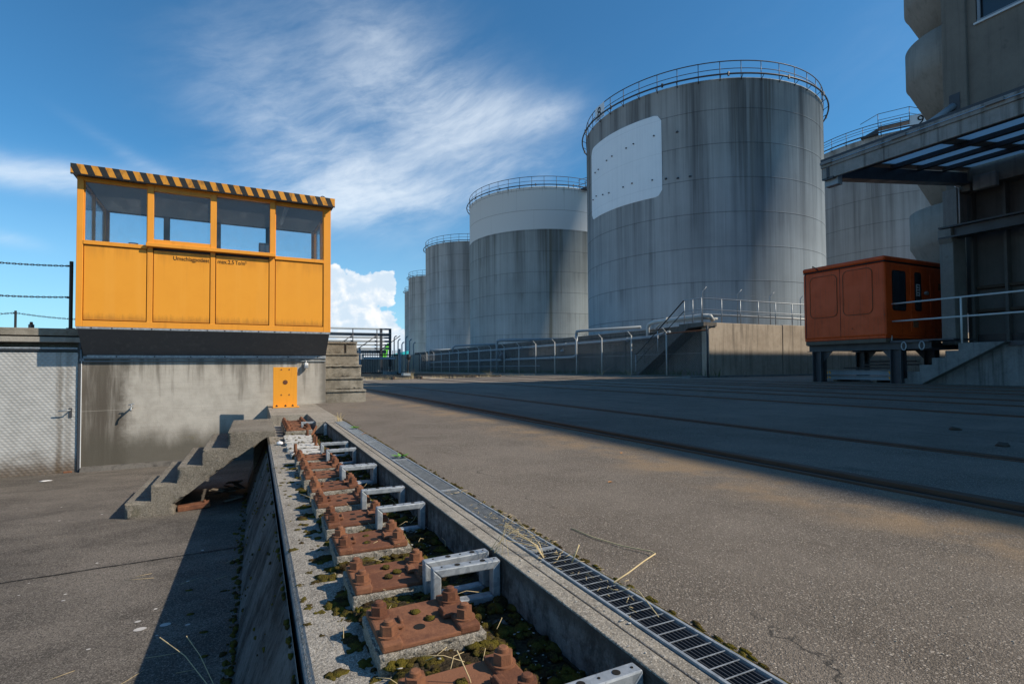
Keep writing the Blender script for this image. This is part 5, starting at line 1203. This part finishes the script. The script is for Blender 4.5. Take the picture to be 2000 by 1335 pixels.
stalk([(.86, 1.175, .006), (.93, 1.20, .012), (1.02, 1.245, .014), (1.095, 1.283, .012), (1.10, 1.31, .01), (1.06, 1.40, .006), (1.03, 1.52, .004), (1.02, 1.64, .003)], .0021, 'long bent pale stalk lying from the grating onto the pavement')
stalk([(.86, 1.17, .006), (.85, 1.06, .03), (.835, .97, .006)], .0012, 'thin curved stalk hanging across the front grating')
for k in range(7):
    a = rnd.uniform(1.2, 2.6); stalk([(.80, 1.44, -.01), (.80+.03*math.cos(a), 1.44+.03*math.sin(a), .03), (.80+.10*math.cos(a+.5), 1.44+.11*math.sin(a), .045+.01*k), (.80+.15*math.cos(a+1.3), 1.44+.10*math.sin(a+.6), .02)], .0009, 'fine dry stalk of the tuft growing out of the drain grating')
stalk([(.845, 1.36, 0), (.848, 1.35, .02), (.862, 1.345, .055)], .0022, 'short upright straw stub at the grating edge')
stalk([(.42, 1.05, -.125), (.40, 1.045, -.06), (.375, 1.05, .0)], .0014, 'upright thin straw in front of the nearest full plate')
stalk([(-.02, 2.02, -.69), (-.13, 2.25, -.60), (-.24, 2.42, -.52), (-.335, 2.52, -.475)], .0016, 'longest arching grass stalk over the yard shadow', head=True)
stalk([(-.04, 2.05, -.69), (-.12, 2.25, -.60), (-.19, 2.42, -.53), (-.245, 2.52, -.49)], .0013, 'shorter arching grass stalk beside the longest one', head=True)
stalk([(-.10, 2.1, -.69), (-.17, 2.2, -.64), (-.25, 2.28, -.60), (-.30, 2.31, -.585)], .0013, 'lowest arching grass stalk over the yard shadow', head=True)
# dry grass at the pavement's far end, weeds at the fence
dg = MB()
for j in range(420):
    x = 4.6+rnd.random()*9.5; y = 26.0+rnd.random()*2.2; blades(dg, (x, y, -.02), 2, rnd.uniform(.06, .26), .12, .004, 3, 3, .6)
tag(dg.build('dry_grass', M['straw']), 'dry pale grass strip at the far end of the pavement', 'grass', kind='stuff')
wg = MB()
for j in range(760):
    y = 16.0+rnd.random()*42; blades(wg, (16.45+rnd.random()*1.0, y, .12), 2, rnd.uniform(.12, .45), .1, .010, 3, 3, .8)
tag(wg.build('verge_weeds', M['weed']), 'green weeds along the foot of the dike wall', 'weeds', kind='stuff')
for i, (x, y, h_, lab) in enumerate(((10.9, 25.4, .5, 'round dry weed standing at the pavement edge before the fence'), (7.4, 27.5, .55, 'tall dry weed left of the ballasted tracks'), (16.2, 23.0, .7, 'pale dry weed at the fence foot'), (16.3, 20.8, .6, 'small dry weed close to the dike stair'))):
    b = MB(); blades(b, (x, y, 0), 18, h_, .08, .004, 5, 4, 1.0); tag(b.build('dry_weed', M['straw']), lab, 'weed', 'dry weeds near the fence')
tfm = MB(); blades(tfm, (.83, 6.07, 0), 22, .10, .02, .0022, 4, 3, 1.2); tag(tfm.build('dry_tuft', M['straw']), 'dry grass tuft at the far end of the drain grating', 'grass tuft')
def sprig(c, n, s_, label):
    b = MB()
    for i in range(n):
        a = rnd.uniform(0, 6.28); l = s_*rnd.uniform(.6, 1.2); d = Vector((math.cos(a), math.sin(a), rnd.uniform(.15, .5))).normalized(); u = d.cross(Vector((0,0,1))).normalized(); p = Vector(c)+d*.006
        b.add([p, p+d*l*.5+u*l*.22, p+d*l, p+d*l*.5-u*l*.22], [(0,1,2,3)])
    tag(b.build('green_sprig', M['leafgreen']), label, 'plant', 'green sprigs in the drain grating')
sprig((.845, 3.42, .006), 16, .055, 'bright green sprig growing out of the drain grating'); sprig((.86, 5.25, .006), 14, .05, 'small green sprig on the farther drain grating')
lf = [(2.10, 6.6), (2.35, 5.35), (.86, 4.8), (.83, 4.75), (1.6, 2.2), (2.2, 2.9)]
for i, (x, y) in enumerate(lf):
    b = MB(); a = rnd.uniform(0, 6.28); s_ = rnd.uniform(.02, .035); cs, sn = math.cos(a), math.sin(a)
    P_ = [(0, -.5, 0), (.32, -.1, .12), (.28, .3, .1), (0, .6, .02), (-.28, .3, .14), (-.32, -.1, .12)]
    b.add([(x+s_*(u*cs-v*sn), y+s_*(u*sn+v*cs), .003+s_*w) for u, v, w in P_], [(0,1,2,3), (0,3,4,5)])
    tag(b.build('fallen_leaf', M['leaf']), 'small orange brown leaf on the pavement or grating', 'leaf', 'fallen leaves')
# litter and spots
o = MB().box((-.028, -.006, 0), (.028, .006, .006)).build('white_wrapper', M['litter'], loc=(-.72, 2.72, -.688)); o.rotation_euler = (0, 0, R(40)); tag(o, 'small white paper strip on the sunlit yard floor', 'litter')
b = MB(); b.lump((0, 0, .012), .028, .045, .022, 2, 5, .6); o = b.build('crumpled_wrapper', M['litter'], loc=(.205, 5.42, -.128)); tag(o, 'crumpled bluish white wrapper at the landing corner', 'litter')
b = MB(); b.lump((0, 0, .004), .06, .02, .008, 2, 9, .8); o = b.build('crumpled_paper', M['litter'], loc=(-2.35, 8.5, -.795)); tag(o, 'crumpled white paper on the yard near the door', 'litter')
def spot(x, y, r_, label):
    b = MB(); n = 16; vs = [(x+r_*(1+.15*mnoise.noise(Vector((i*.9, x*9, 0))))*math.cos(2*math.pi*i/n), y+.8*r_*math.sin(2*math.pi*i/n), -.6872) for i in range(n)]
    b.add(vs, [tuple(range(n))]); tag(b.build('lichen_spot', M['dropping']), label, 'lichen spot', 'pale lichen spots on the yard')
for x, y, r_ in ((-.505, 3.17, .026), (-.53, 3.27, .014), (-.40, 3.17, .025), (-.30, 3.12, .012), (-.42, 3.06, .007), (-.36, 3.75, .010), (-.36, 2.3, .016), (-.68, 3.05, .009), (-.95, 3.75, .009), (-1.2, 3.95, .007)): spot(x, y, r_, 'pale round lichen spot on the yard floor')
for x, y, z in ((5.55, 2.55, .012), (6.1, 1.9, .01), (5.3, 1.6, .012), (4.75, 1.9, .008)):
    b = MB(); b.lump((0, 0, 0), .05, .04, .022, 2, x, .6); o = b.build('dark_clod', M['barkbrown'], loc=(x, y, pz(x)+.006)); tag(o, 'small dark clod lying on the shaded pavement', 'clod', 'dark clods on the pavement between the tracks')
